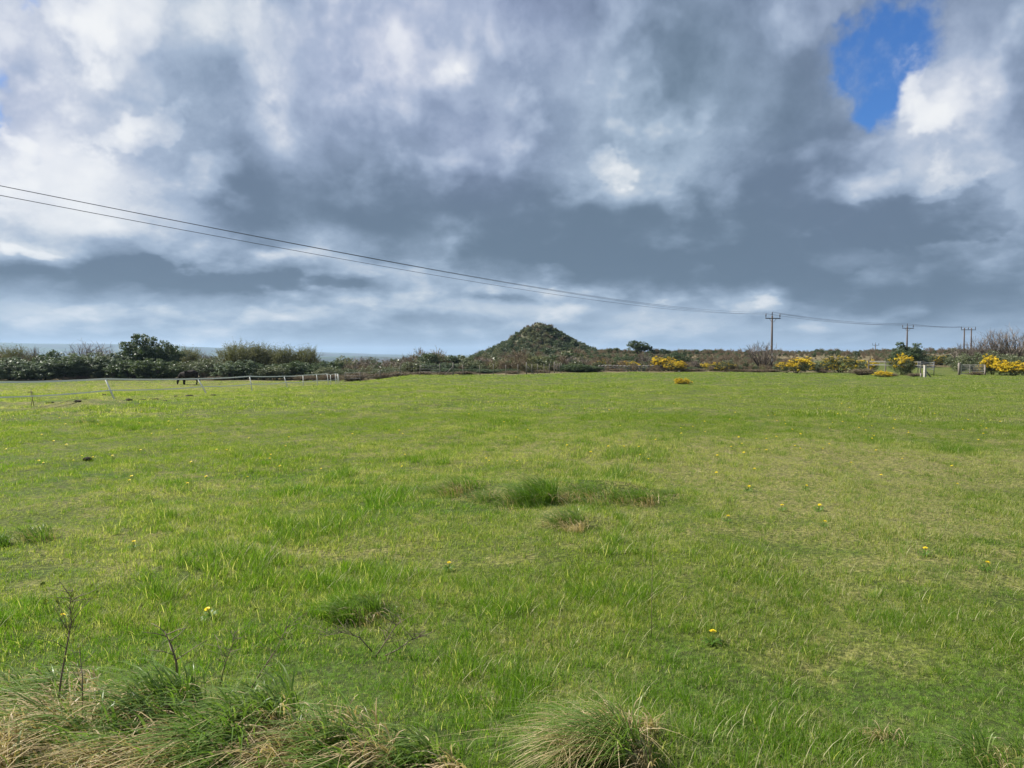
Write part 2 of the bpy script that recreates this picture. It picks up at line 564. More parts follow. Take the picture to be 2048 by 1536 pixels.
G_DRY, G_MID, G_LUSH = (0.345, 0.345, 0.15), (0.178, 0.24, 0.029), (0.125, 0.225, 0.018)

# ---- ground
gm, n = new_mat('ground')
pos = n('ShaderNodeNewGeometry').outputs['Position']
sx, sy, szz = n('ShaderNodeSeparateXYZ', {0: pos}).outputs
fine_n = n.noise(pos, 9.0, 5, 0.7)
fc = field_colour(n, (0.26, 0.235, 0.085), (0.125, 0.16, 0.024), (0.072, 0.13, 0.015), fine_n)
fc = n.mix(n.smooth(n.noise(pos, 2.2, 4, 0.65), 0.52, 0.8), fc, (0.12, 0.12, 0.04))
fc = n.mix(n.smooth(n.noise(pos, 23.0, 4, 0.75), 0.42, 0.62, 0.85, 0.0), fc, (0.035, 0.045, 0.013))
rough_f = n.noise(pos, 0.12, 6, 0.65)
heath = n.ramp(rough_f, [(0.3, (0.06, 0.075, 0.03)), (0.45, (0.13, 0.105, 0.055)), (0.55, (0.19, 0.15, 0.085)), (0.7, (0.085, 0.10, 0.04))])
vor = n('ShaderNodeTexVoronoi', {'Vector': n.vec('ADD', n.vec('MULTIPLY', pos, (1, 1, 0)), n.vscale(n.noise(pos, 0.002, 2, 0.5, color=True), 160)), 'Scale': 0.0042}, feature='F1')
vcol = n('ShaderNodeSeparateXYZ', {0: vor.outputs['Color']}).outputs[0]
fields = n.ramp(vcol, [(0.0, (0.05, 0.10, 0.025)), (0.3, (0.09, 0.14, 0.035)), (0.5, (0.04, 0.06, 0.025)), (0.7, (0.13, 0.14, 0.06)), (0.9, (0.05, 0.045, 0.03)), (1.0, (0.14, 0.10, 0.06))])
wood = n.smooth(n.noise(pos, 0.0035, 6, 0.65), 0.5, 0.62)
fields = n.mix(wood, n.vscale(fields, 0.45), (0.022, 0.032, 0.016))
c = n.mix(attr(n, 'heath'), fc, heath)
c = n.mix(attr(n, 'farmland'), c, fields)
c = n.mix(attr(n, 'sand'), c, (0.50, 0.38, 0.23))
bp = n('ShaderNodeBump', {'Strength': 0.7, 'Distance': 0.06, 'Height': n.noise(pos, 14.0, 5, 0.7)})
finish(n, n('ShaderNodeBsdfPrincipled', {'Base Color': c, 'Roughness': 0.9, 'Specular IOR Level': 0.15, 'Normal': bp.outputs[0]}))

# ---- blades
M = {}
m, n = new_mat('grass_blade')
rnd = attr(n, 'tint')
c = field_colour(n, G_DRY, G_MID, G_LUSH, rnd)
c = n.mix(n.smooth(n('ShaderNodeObjectInfo').outputs['Random'], 0.2, 1.0, 0.0, 0.55), c, (0.075, 0.14, 0.014))
pk = attr(n, 'pick', 'INSTANCER')
tall = n.math('MAXIMUM', n.math('COMPARE', pk, 3.0, 0.5), n.math('COMPARE', pk, 6.0, 0.5))
c = n.mix(n.math('MULTIPLY', tall, 0.75), c, (0.09, 0.18, 0.016))
c = n.mix(n.smooth(rnd, 0.88, 0.93, 0.0, 0.8), c, (0.55, 0.50, 0.30))
bl = n('ShaderNodeBsdfPrincipled', {'Base Color': c, 'Roughness': 0.5, 'Specular IOR Level': 0.22})
tr = n('ShaderNodeBsdfTranslucent', {'Color': n.mix(1.0, c, (1.4, 1.55, 0.55), 'MULTIPLY')})
finish(n, n('ShaderNodeMixShader', {0: 0.5, 1: bl.outputs[0], 2: tr.outputs[0]}))
M['blade'] = m
M['green_blade'] = leaf_mat('long_green_blade', [(0.0, (0.085, 0.16, 0.022)), (0.5, (0.14, 0.23, 0.036)), (0.8, (0.20, 0.27, 0.075)), (1.0, (0.32, 0.35, 0.17))], 0.42, 0.5, 0.45, 0.4, 3.0)
M['dark_blade'] = leaf_mat('dark_green_blade', [(0.0, (0.07, 0.15, 0.012)), (0.5, (0.12, 0.22, 0.020)), (0.85, (0.18, 0.26, 0.05)), (1.0, (0.30, 0.32, 0.19))], 0.45, 0.4, 0.45, 0.4, 3.0)
M['dry_blade'] = leaf_mat('dry_blade', [(0.0, (0.22, 0.15, 0.075)), (0.4, (0.42, 0.32, 0.16)), (0.8, (0.58, 0.47, 0.28)), (1.0, (0.68, 0.60, 0.42))], 0.5, 0.4, 0.35, 0.4, 3.0)
M['laurel'] = leaf_mat('glossy_leaf', [(0.0, (0.055, 0.082, 0.046)), (0.5, (0.105, 0.142, 0.08)), (1.0, (0.19, 0.22, 0.145))], 0.5, 0.25, 0.25, 0.6)
M['evergreen'] = leaf_mat('dark_leaf', [(0.0, (0.038, 0.062, 0.030)), (0.5, (0.070, 0.105, 0.045)), (1.0, (0.125, 0.158, 0.07))], 0.5, 0.35, 0.28, 0.6)
M['scrub'] = leaf_mat('grey_green_leaf', [(0.0, (0.065, 0.088, 0.042)), (0.5, (0.125, 0.15, 0.07)), (1.0, (0.22, 0.225, 0.13))], 0.45, 0.4, 0.2, 0.7)
M['willow'] = leaf_mat('budding_twig', [(0.0, (0.10, 0.10, 0.045)), (0.5, (0.16, 0.165, 0.07)), (1.0, (0.22, 0.22, 0.10))], 0.6, 0.25, 0.2, 0.6)
M['twig'] = leaf_mat('bare_twig', [(0.0, (0.10, 0.078, 0.062)), (0.5, (0.17, 0.138, 0.11)), (1.0, (0.27, 0.23, 0.19))], 0.65, 0.3, 0.0, 0.7)
M['bramble'] = leaf_mat('dead_bramble', [(0.0, (0.08, 0.058, 0.038)), (0.4, (0.16, 0.12, 0.08)), (0.8, (0.26, 0.20, 0.13)), (1.0, (0.15, 0.17, 0.07))], 0.6, 0.25, 0.1, 0.7)
M['gorse'] = leaf_mat('gorse_spine', [(0.0, (0.03, 0.048, 0.018)), (0.5, (0.06, 0.08, 0.028)), (1.0, (0.12, 0.12, 0.045))], 0.5, 0.3, 0.15, 0.6)
M['blossom'] = leaf_mat('gorse_blossom', [(0.0, (0.58, 0.36, 0.012)), (0.5, (0.74, 0.51, 0.014)), (1.0, (0.85, 0.66, 0.03))], 0.5, 0.3, 0.25, 0.3)
M['bark'] = plain_mat('bark', (0.05, 0.04, 0.03), (0.11, 0.095, 0.08), 6, 0.85, stretch=(1, 1, 0.3))
M['pole'] = plain_mat('creosoted_wood', (0.055, 0.038, 0.030), (0.105, 0.075, 0.058), 5, 0.7, stretch=(1, 1, 0.1))
M['steel'] = plain_mat('weathered_steel', (0.08, 0.085, 0.09), (0.14, 0.14, 0.15), 9, 0.5, 0.6)
M['insulator'] = plain_mat('brown_porcelain', (0.04, 0.025, 0.02), (0.06, 0.04, 0.03), 5, 0.25)
M['sign'] = plain_mat('pale_sign_plate', (0.65, 0.62, 0.5), (0.75, 0.72, 0.62), 5, 0.5)
M['wire'] = plain_mat('wire', (0.05, 0.055, 0.065), (0.08, 0.085, 0.095), 1, 0.5, 0.4)
M['white'] = plain_mat('white_plastic', (0.70, 0.69, 0.62), (0.82, 0.81, 0.76), 12, 0.45)
M['tape'] = plain_mat('white_tape', (0.72, 0.72, 0.68), (0.84, 0.84, 0.80), 30, 0.6)
M['oldwood'] = plain_mat('weathered_wood', (0.13, 0.115, 0.095), (0.27, 0.245, 0.21), 7, 0.8, stretch=(1, 1, 0.15))
M['palewood'] = plain_mat('bleached_rail', (0.30, 0.28, 0.24), (0.50, 0.47, 0.41), 6, 0.75, stretch=(0.2, 1, 1))
M['stone'] = plain_mat('lichened_stone', (0.13, 0.125, 0.11), (0.30, 0.28, 0.24), 2.5, 0.9, bump=0.8)
M['coat'] = plain_mat('dark_coat', (0.016, 0.012, 0.011), (0.030, 0.023, 0.020), 3, 0.85, bump=0.1)
M['mane'] = plain_mat('black_mane', (0.012, 0.010, 0.010), (0.022, 0.018, 0.017), 20, 0.6)
M['soil'] = plain_mat('dark_soil', (0.025, 0.02, 0.014), (0.055, 0.042, 0.03), 20, 0.9, bump=0.8)
M['petal'] = leaf_mat('dandelion_petal', [(0.0, (0.80, 0.58, 0.01)), (1.0, (0.88, 0.72, 0.03))], 0.5, 0.3, 0.2, 0.2)
M['stem'] = leaf_mat('stem', [(0.0, (0.10, 0.075, 0.05)), (0.5, (0.17, 0.13, 0.09)), (1.0, (0.28, 0.23, 0.16))], 0.6, 0.3, 0.0, 0.4, 5.0)
M['fresh'] = leaf_mat('fresh_leaf', [(0.0, (0.09, 0.14, 0.02)), (1.0, (0.20, 0.22, 0.05))], 0.6, 0.2, 0.4, 0.4, 5.0)

# ================================================================== ground sheet
A = np.radians(np.concatenate([np.arange(-52, 52.01, 0.75), np.arange(60, 308, 8.0)]))
R = np.concatenate([[0.6], 1.6 * 1.028 ** np.arange(0, 332)])
R = R[R < 14500]
na, nr = len(A), len(R)
gx, gy = np.outer(R, np.sin(A)), np.outer(R, np.cos(A))
gzv = ground_z(gx, gy)
verts = np.stack([gx.ravel(), gy.ravel(), gzv.ravel()], 1)
verts = np.concatenate([verts, [[0, 0, gz(0, 0)]]])
idx = np.arange(na * nr).reshape(nr, na)
q = np.stack([idx[:-1, :], np.roll(idx, -1, 1)[:-1, :], np.roll(idx, -1, 1)[1:, :], idx[1:, :]], -1).reshape(-1, 4)
ctr = na * nr
fan = np.stack([idx[0], np.full(na, ctr), np.full(na, ctr), np.roll(idx[0], -1)], 1)
me = bpy.data.meshes.new('ground')
me.from_pydata(verts.tolist(), [], [tuple(int(i) for i in f[::-1]) for f in q] + [(int(ctr), int(a), int(b)) for a, b in zip(np.roll(idx[0], -1), idx[0])])
me.polygons.foreach_set('use_smooth', np.ones(len(me.polygons), dtype=bool))


def field_edge(x):
    """distance at which the mown field ends, by x"""
    return np.interp(x, [-80, -10, 0, 3, 8, 40, 45, 50, 66, 70], [97, 92, 88, 93, 101, 100, 96, 150, 150, 94])


vx, vy = verts[:, 0], verts[:, 1]
vr = np.hypot(vx, vy)
w_heath = ss((vy - field_edge(vx * 1.0) + 1.0) / 3.0) * (vy > 0)
vaz = np.degrees(np.arctan2(vx, vy))
w_farm = ss((vr - 500) / 500)
w_sand = np.exp(-((vaz + 2.6) / 0.9) ** 2) * ss((vr - 205) / 8) * (1 - ss((vr - 240) / 10))
for nm, w in (('heath', w_heath), ('farmland', w_farm), ('sand', w_sand)):
    a = me.attributes.new(nm, 'FLOAT', 'POINT')
    a.data.foreach_set('value', w.astype(np.float32))
me.materials.append(gm)
ground = tag(obj('ground', me), 'green pasture running out to a scrubby heath and a low blue plain', kind='structure')

# ================================================================== grass
def blades(rng, n, spread, hmin, hmax, width, lean=0.5, segs=2, wind=(0, 0), droop=0.0):
    """n tapering curved blades rooted in a disc; returns verts, tris, tint"""
    V, F, T = [], [], []
    base = 0
    for i in range(n):
        rr, aa = spread * math.sqrt(rng.random()), rng.uniform(0, 2 * math.pi)
        root = np.array([rr * math.cos(aa), rr * math.sin(aa), -0.015])
        h = rng.uniform(hmin, hmax)
        la = rng.normal(0, lean)
        d = rng.uniform(0, 2 * math.pi)
        out = np.array([math.cos(d), math.sin(d)]) * abs(la) + np.array([math.cos(aa), math.sin(aa)]) * 0.35 * rr / max(spread, 1e-3) + np.array(wind)
        fw = rng.uniform(0, 2 * math.pi)
        side = np.array([math.cos(fw), math.sin(fw), 0.0])
        w = width * rng.uniform(0.6, 1.3)
        bend = rng.uniform(0.5, 1.5)
        for s in range(segs + 1):
            t = s / segs
            k = t + droop * t * t
            p = root + np.array([out[0] * h * (0.25 * t + 0.75 * bend * t * t), out[1] * h * (0.25 * t + 0.75 * bend * t * t),
                                 h * (t - droop * 0.62 * t ** 2.4) * (1 - 0.22 * min(1.2, np.hypot(*out)) * t)])
            ww = w * (1 - t ** 1.6) * 0.5
            if s < segs:
                V += [p - side * ww, p + side * ww]
            else:
                V += [p]
        for s in range(segs - 1):
            a = base + 2 * s
            F += [(a, a + 1, a + 3), (a, a + 3, a + 2)]
        a = base + 2 * (segs - 1)
        F.append((a, a + 1, a + 2))
        cnt = 2 * segs + 1
        T += [rng.random()] * cnt
        base += cnt
    return np.array(V), np.array(F), np.array(T)


TUSSOCK_SPOTS = [(h[0], h[1], 1.3 * max(h[2], h[3])) for h in HUMMOCKS[:9]]
proto = bpy.data.collections.new('grass_clumps')       # clump shapes, used only through the instances below
rg = np.random.default_rng(11)
CL = []
for i, (nb, sp, h0, h1, wd, ln) in enumerate([
        (18, 0.07, 0.03, 0.085, 0.0050, 0.8), (20, 0.085, 0.035, 0.10, 0.0050, 0.7), (18, 0.075, 0.03, 0.08, 0.0046, 1.0), (20, 0.06, 0.07, 0.17, 0.0052, 0.5),   # near, short and tufted
        (24, 0.13, 0.03, 0.09, 0.008, 0.8), (24, 0.12, 0.04, 0.11, 0.008, 0.7), (24, 0.10, 0.07, 0.17, 0.008, 0.5),                                          # middle
        (30, 0.34, 0.03, 0.10, 0.020, 0.8), (30, 0.30, 0.05, 0.13, 0.020, 0.7), (26, 0.22, 0.09, 0.22, 0.022, 0.5)]):                                           # far
    v, f, t = blades(rg, nb, sp, h0, h1, wd, ln, 3 if i < 4 else 2)
    o = bpy.data.objects.new('grass_clump', new_mesh('grass_clump', v, f, M['blade'], t))
    o.name = 'grass_clump_%02d' % i
    proto.objects.link(o)

pts, idxs, scl = [], [], []


def sow(r0, r1, dens, choices, probs, smin, smax, half=36.5):
    area = math.radians(2 * half) / 2 * (r1 * r1 - r0 * r0)
    k = int(area * dens)
    r = np.sqrt(rg.uniform(r0 * r0, r1 * r1, k))
    a = np.radians(rg.uniform(-half, half, k))
    x, y = r * np.sin(a), r * np.cos(a)
    keep = y < field_edge(x) - 0.5
    x, y = x[keep], y[keep]
    k = len(x)
    # taller where the field is in tufts
    tuft = bumps(x * 1.1 + 3, y * 1.1) * 0.6 + bumps(x * 3.1, y * 3.1 + 5) * 0.4
    s = rg.uniform(smin, smax, k) * (0.74 + 0.34 * np.clip(tuft, -0.7, 1.6))
    for tx, ty, tr_ in TUSSOCK_SPOTS:
        s = s * (1 - 0.15 * np.exp(-((x - tx) ** 2 + (y - ty) ** 2) / tr_ ** 2))
    pts.append(np.stack([x, y, ground_z(x, y) - 0.004], 1))
    ch = rg.choice(choices, k, p=probs)
    rank = (tuft > 0.8) & (rg.random(k) < (0.5 if r1 < 13 else 0.3))
    ch = np.where(rank, {0: 3, 4: 6, 7: 9}[choices[0]], ch)
    s = np.where(rank, s * rg.uniform(0.55, 1.1, k), s * 0.97)
    idxs.append(ch)
    scl.append(s)


sow(2.2, 6.5, 1000, [0, 1, 2, 3], [.34, .3, .26, .10], 0.55, 1.25)
sow(6.5, 12, 420, [0, 1, 2, 3, 4], [.26, .26, .22, .06, .2], 0.6, 1.25)
sow(12, 24, 150, [4, 5, 6], [.5, .44, .06], 0.55, 1.1)
sow(24, 50, 24, [7, 8, 9], [.5, .47, .03], 0.55, 1.05)
sow(50, 103, 6, [7, 8, 9], [.45, .48, .07], 0.6, 1.2)
pts, idxs, scl = np.concatenate(pts), np.concatenate(idxs), np.concatenate(scl)


def instancer(name, pts, idxs, scl, collection, tilt=0.12):
    me = bpy.data.meshes.new(name)
    me.vertices.add(len(pts))
    me.vertices.foreach_set('co', pts.astype(np.float32).ravel())
    for nm, typ, dat, key in (('pick', 'INT', idxs.astype(np.int32), 'value'), ('size', 'FLOAT', scl.astype(np.float32), 'value')):
        a = me.attributes.new(nm, typ, 'POINT')
        a.data.foreach_set(key, dat)
    rot = np.stack([rg.normal(0, tilt, len(pts)), rg.normal(0, tilt, len(pts)), rg.uniform(0, 6.283, len(pts))], 1)
    a = me.attributes.new('turn', 'FLOAT_VECTOR', 'POINT')
    a.data.foreach_set('vector', rot.astype(np.float32).ravel())
    o = obj(name, me)
    t = bpy.data.node_groups.new(name + '_spread', 'GeometryNodeTree')
    t.interface.new_socket('Geometry', in_out='INPUT', socket_type='NodeSocketGeometry')
    t.interface.new_socket('Geometry', in_out='OUTPUT', socket_type='NodeSocketGeometry')
    g = N(t)
    gi, go = g('NodeGroupInput'), g('NodeGroupOutput')
    ci = g('GeometryNodeCollectionInfo', transform_space='ORIGINAL')
    ci.inputs['Collection'].default_value = collection
    ci.inputs['Separate Children'].default_value = True
    ci.inputs['Reset Children'].default_value = True
    na_ = lambda nm, ty: g('GeometryNodeInputNamedAttribute', {'Name': nm}, data_type=ty).outputs[0]
    ip = g('GeometryNodeInstanceOnPoints')
    t.links.new(gi.outputs[0], ip.inputs['Points'])
    t.links.new(ci.outputs[0], ip.inputs['Instance'])
    ip.inputs['Pick Instance'].default_value = True
    t.links.new(na_('pick', 'INT'), ip.inputs['Instance Index'])
    e2r = g('FunctionNodeEulerToRotation')
    t.links.new(na_('turn', 'FLOAT_VECTOR'), e2r.inputs[0])
    t.links.new(e2r.outputs[0], ip.inputs['Rotation'])
    t.links.new(na_('size', 'FLOAT'), ip.inputs['Scale'])
    t.links.new(ip.outputs[0], go.inputs[0])
    md = o.modifiers.new('spread', 'NODES')
    md.node_group = t
    return o


grass = tag(instancer('grass', pts, idxs, scl, proto), 'short green and straw coloured grass growing over the whole field', kind='stuff')
print('grass clumps', len(pts))

# ================================================================== shrubs and trees (built about 1 unit wide and 1 unit tall, scaled when planted)
def leaf_cards(rng, centres, radii, per, size, up=0.35, aspect=0.6):
    """small leaf faces spread through clumps; returns verts, quads, tints"""
    nC = len(centres)
    c = np.repeat(centres, per, 0)
    rr = np.repeat(radii, per)
    k = len(c)
    d = rng.normal(size=(k, 3))
    d /= np.linalg.norm(d, axis=1, keepdims=True)
    p = c + d * (rr * rng.uniform(0.35, 1.0, k) ** 0.6)[:, None]
    nrm = d + rng.normal(size=(k, 3)) * 0.6 + np.array([0, 0, up])
    nrm /= np.linalg.norm(nrm, axis=1, keepdims=True)
    a = np.cross(nrm, rng.normal(size=(k, 3)))
    a /= np.linalg.norm(a, axis=1, keepdims=True)
    b = np.cross(nrm, a)
    s = (size * rng.uniform(0.6, 1.4, k))[:, None]
    v = np.stack([p - a * s, p - b * s * aspect, p + a * s, p + b * s * aspect], 1).reshape(-1, 3)
    f = np.arange(4 * k).reshape(-1, 4)
    clump_t = np.repeat(rng.uniform(0.15, 0.85, nC), per)
    t = np.repeat(np.clip(clump_t + rng.normal(0, 0.18, k), 0, 1), 4)
    return v, f, t


def crown_points(rng, n, lobes, bottom=0.05, shell=0.55):
    """clump centres near the skin of a union of ellipsoids (cx, cy, cz, rx, ry, rz)"""
    out = []
    w = np.array([l[3] * l[4] + l[3] * l[5] for l in lobes])
    w = w / w.sum()
    while len(out) < n:
        l = lobes[rng.choice(len(lobes), p=w)]
        d = rng.normal(size=3)
        d /= np.linalg.norm(d)
        p = np.array(l[:3]) + d * np.array(l[3:]) * (1 - shell * rng.random() ** 1.5)
        if p[2] > bottom:
            out.append(p)
    return np.array(out)


def rnd_lobes(rng, k, squash=1.0, spread=0.28, low=0.25, high=0.68):
    L = [(0, 0, 0.45, 0.40, 0.40, 0.42 * squash)]
    for i in range(k):
        a = rng.uniform(0, 6.283)
        r = spread * rng.uniform(0.5, 1.1)
        s = rng.uniform(0.15, 0.27)
        L.append((r * math.cos(a), r * math.sin(a), rng.uniform(low, high), s, s, s * rng.uniform(0.8, 1.2)))
    return L


def stems(rng, k, h, spread, rad, n=5):
    mb = MB()
    for i in range(k):
        a = rng.uniform(0, 6.283)
        e = np.array([math.cos(a), math.sin(a)]) * spread * rng.uniform(0.4, 1)
        b = rng.normal(0, 0.03, 2)
        q = [(b[0], b[1], -0.05), (b[0] + e[0] * .3 + rng.normal(0, .02), b[1] + e[1] * .3, h * .35), (e[0] * .7, e[1] * .7 + rng.normal(0, .02), h * .7), (e[0], e[1], h)]
        mb.tube(q, [rad, rad * .75, rad * .5, rad * .2], n)
    return mb


def twig_mesh(rng, limbs, reach, height, sub=7, subsub=7, w0=0.004, upright=0.5, base_h=0.0, dome=True, spread0=0.05):
    """bare crown: limbs that split twice into fine ribbons; returns limb tubes (MB) and twig ribbons"""
    mb = MB()
    V, F, T = [], [], []

    def ribbon(p0, p1, w, t):
        d = p1 - p0
        s = np.cross(d, rng.normal(size=3))
        s = s / (np.linalg.norm(s) + 1e-9) * w
        k = len(V)
        mid = (p0 + p1) / 2 + rng.normal(size=3) * np.linalg.norm(d) * 0.07
        V.extend([p0 - s, p0 + s, mid - s * .7, mid + s * .7, p1])
        F.extend([(k, k + 1, k + 3), (k, k + 3, k + 2), (k + 2, k + 3, k + 4)])
        T.extend([t] * 5)
    for i in range(limbs):
        a = 2 * math.pi * (i + rng.random()) / limbs
        inc = rng.uniform(0.1, 1.0) ** 0.7
        tip = np.array([math.cos(a) * reach * inc, math.sin(a) * reach * inc, height * (math.sqrt(max(0.0, 1 - (inc * .85) ** 2)) if dome else rng.uniform(.7, 1.0)) * rng.uniform(0.85, 1.0)])
        b = np.array([math.cos(a) * spread0 * rng.random(), math.sin(a) * spread0 * rng.random(), base_h])
        mid = b * .5 + tip * .5 + np.array([0, 0, height * .06]) + rng.normal(size=3) * .03
        mb.tube([b, b * .75 + mid * .25 + rng.normal(size=3) * .008, mid, tip * .8 + mid * .2], [w0 * 3.2, w0 * 2.7, w0 * 1.9, w0 * .9], 4, cap=False)
        for j in range(sub):
            t0 = rng.uniform(0.25, 0.95)
            p0 = b + (mid - b) * t0 * 2 if t0 < .5 else mid + (tip - mid) * (t0 - .5) * 2
            dirv = (tip - b) / (np.linalg.norm(tip - b) + 1e-9) * 0.55 + rng.normal(size=3) * 0.5 + np.array([0, 0, upright])
            dirv /= np.linalg.norm(dirv)
            ln = rng.uniform(.14, .30) * height
            p1 = p0 + dirv * ln
            tt = rng.random()
            ribbon(p0, p1, w0 * 1.0, tt)
            for m_ in range(subsub):
                q0 = p0 + (p1 - p0) * rng.uniform(.25, 1.0)
                dv = dirv + rng.normal(size=3) * .5 + np.array([0, 0, upright * .5])
                dv /= np.linalg.norm(dv)
                ribbon(q0, q0 + dv * rng.uniform(.08, .2) * height, w0 * .55, np.clip(tt + rng.normal(0, .2), 0, 1))
    return mb, np.array(V), np.array(F), np.array(T)


rp = np.random.default_rng(21)
KIT = {}        # kind -> list of variants; a variant is a list of (part name, mesh)


def leafy(kind, mat, nvar, clumps, per, size, crad, lobes_f, trunk_h=0.5, trunk_sp=0.2, trunk_r=0.018, nst=4, bottom=0.04, up=0.35, aspect=0.6, core=True):
    KIT[kind] = []
    for i in range(nvar):
        lobes = lobes_f(rp)
        c = crown_points(rp, clumps, lobes, bottom)
        v, f, t = leaf_cards(rp, c, rp.uniform(crad * .6, crad * 1.35, len(c)), per, size, up, aspect)
        v[:, 2] = np.maximum(v[:, 2], -0.02)
        KIT[kind].append([('trunk', stems(rp, nst, trunk_h, trunk_sp, trunk_r).mesh('trunk', M['bark'], True)),
                          ('crown', new_mesh('crown', v, f, M[mat], t))])


leafy('laurel', 'laurel', 4, 330, 26, 0.020, 0.055, lambda r: rnd_lobes(r, 9), up=0.8)
leafy('evergreen', 'evergreen', 4, 330, 28, 0.019, 0.06, lambda r: rnd_lobes(r, 7, 1.1))
leafy('scrub', 'scrub', 4, 300, 22, 0.017, 0.06, lambda r: rnd_lobes(r, 9, 0.95, .32), up=0.5)
leafy('pine', 'evergreen', 3, 460, 26, 0.019, 0.06,
      lambda r: [(0, 0, .36, .44, .44, .38), (0, 0, .58, .34, .34, .26)] + [(r.uniform(-.3, .3), r.uniform(-.3, .3), z + r.uniform(-.05, .05), .2 * (1.2 - z * .6), .2 * (1.2 - z * .6), .12) for z in (.45, .5, .55, .6, .66, .72, .78, .84, .9, .93)],
      trunk_h=0.85, trunk_sp=0.12, trunk_r=0.022)
# wind-cut round-headed tree on a clear trunk
leafy('cushion_tree', 'evergreen', 2, 330, 30, 0.019, 0.055,
      lambda r: [(-.12, 0, .60, .38, .36, .36), (.14, .05, .52, .36, .36, .28), (-.2, 0, .72, .22, .2, .22), (.3, 0, .42, .22, .22, .16)], bottom=0.22, trunk_h=0.6, trunk_sp=0.25, trunk_r=0.03)


def bare_kind(kind, nvar, limbs, sub, subsub, w0, upright, bud=None, reach=0.5, dome=True, twig='twig', trunk=True):
    KIT[kind] = []
    for i in range(nvar):
        mb, v, f, t = twig_mesh(rp, limbs, reach, 1.0, sub, subsub, w0, upright, 0.02, dome)
        tw = new_mesh('twigs', v, f, M[twig], t)
        parts = [('trunk', mb.mesh('trunk', M['bark'], True)), ('crown', tw)]
        if bud:
            # first leaf buds scattered along the outer twigs
            tips = v[4::5]
            tips = tips[np.hypot(np.hypot(tips[:, 0], tips[:, 1]) / reach, tips[:, 2]) > 0.55]
            tips = tips[rp.choice(len(tips), min(bud, len(tips)), replace=False)]
            bv, bf, bt = leaf_cards(rp, tips, np.full(len(tips), 0.016), 3, 0.010)
            parts.append(('leaf_buds', new_mesh('leaf_buds', bv, bf, M['willow'], bt)))
        KIT[kind].append(parts)


bare_kind('willow', 4, 46, 9, 7, 0.0050, 0.4, bud=1200, reach=0.5, twig='willow')
for parts in KIT['willow']:
    c = crown_points(rp, 420, [(0, 0, .42, .48, .48, .52), (rp.uniform(-.15, .15), 0, .55, .34, .34, .42), (rp.uniform(-.2, .2), .1, .4, .36, .36, .4)], 0.12, 0.3)
    v, f, t = leaf_cards(rp, c, rp.uniform(.04, .07, len(c)), 22, 0.016, 0.6, 0.3)
    parts.append(('foliage', new_mesh('foliage', v, f, M['willow'], t)))

bare_kind('bare', 4, 26, 8, 6, 0.0045, 0.7, reach=0.46, dome=True)
bare_kind('bramble', 3, 60, 8, 5, 0.0060, 0.15, reach=0.55, twig='bramble')

KIT['gorse'] = []
for i in range(4):
    lobes = rnd_lobes(rp, 9, 0.9, 0.34, 0.2, 0.6)
    c = crown_points(rp, 300, lobes, 0.03, 0.45)
    v, f, t = leaf_cards(rp, c, rp.uniform(.035, .08, len(c)), 26, 0.024, 0.3, 0.22)
    v[:, 2] = np.maximum(v[:, 2], -0.02)
    top = c[(c[:, 2] + rp.normal(0, .12, len(c)) > 0.36) & ((i == 3) | (bumps(c[:, 0] * 9 + i, c[:, 1] * 9 + c[:, 2] * 7) > -0.15))]
    bv, bf, bt = leaf_cards(rp, top * np.array([1.06, 1.06, 1.05]), rp.uniform(.04, .085, len(top)), 30, 0.015, 0.3, 0.8)
    few = c[rp.random(len(c)) < 0.33]
    sv, sf, st = leaf_cards(rp, few, rp.uniform(.03, .06, len(few)), 16, 0.013, 0.3, 0.8)
    KIT['gorse'].append([('trunk', stems(rp, 5, .4, .25, .016).mesh('trunk', M['bark'], True)), ('foliage', new_mesh('foliage', v, f, M['gorse'], t)),
                         ('blossom', new_mesh('blossom', bv, bf, M['blossom'], bt)), ('sparse_blossom', new_mesh('sparse_blossom', sv, sf, M['blossom'], st))])

for kind_, variants in KIT.items():
    for parts in variants:
        big = [me for nm, me in parts if nm not in ('trunk', 'sparse_blossom', 'blossom', 'leaf_buds')]
        co = np.concatenate([np.array([v.co for v in me.vertices]) for me in big])
        zt = np.percentile(co[:, 2], 99.3)
        wd = np.percentile(np.abs(co[:, :2]), 98.5, axis=0).max()
        for nm, me in parts:
            me.transform(Matrix.Diagonal((0.5 / wd, 0.5 / wd, 1.0 / zt, 1.0)))
_count = {}
NAMES = {'laurel': ('glossy_shrub', 'shrub'), 'evergreen': ('evergreen_shrub', 'shrub'), 'scrub': ('grey_green_shrub', 'shrub'), 'pine': ('evergreen_tree', 'tree'),
         'cushion_tree': ('round_tree', 'tree'), 'willow': ('willow_tree', 'tree'), 'bare': ('bare_tree', 'tree'), 'bramble': ('bramble_bush', 'bramble'), 'gorse': ('gorse_bush', 'gorse bush')}


def plant(kind, px, ytop, wpx, Y, label, group=None, bloom=True, depth=1.0, sink=0.1, variant=None):
    """a plant whose crown reaches the given height of the picture at distance Y"""
    p = at(px, Y)
    h = max(0.4, height(ytop, Y) - p.z)
    w = wpx / F_PX * Y
    i = _count.get(kind, 0)
    _count[kind] = i + 1
    parts = KIT[kind][(i if variant is None else variant) % len(KIT[kind])]
    name, cat = NAMES[kind]
    root = empty(name, (p.x, p.y, p.z - sink), rp.uniform(0, 6.283) if kind not in ('cushion_tree',) else 0.0)
    root.scale = (w * 1.1, w * depth * 1.1, h + sink)
    tag(root, label, cat, group)
    for nm, me in parts:
        if kind == 'gorse' and (nm == 'blossom' and bloom == 'few' or nm == 'sparse_blossom' and bloom != 'few'):
            continue
        obj('blossom' if nm == 'sparse_blossom' else nm, me, root)
    return root


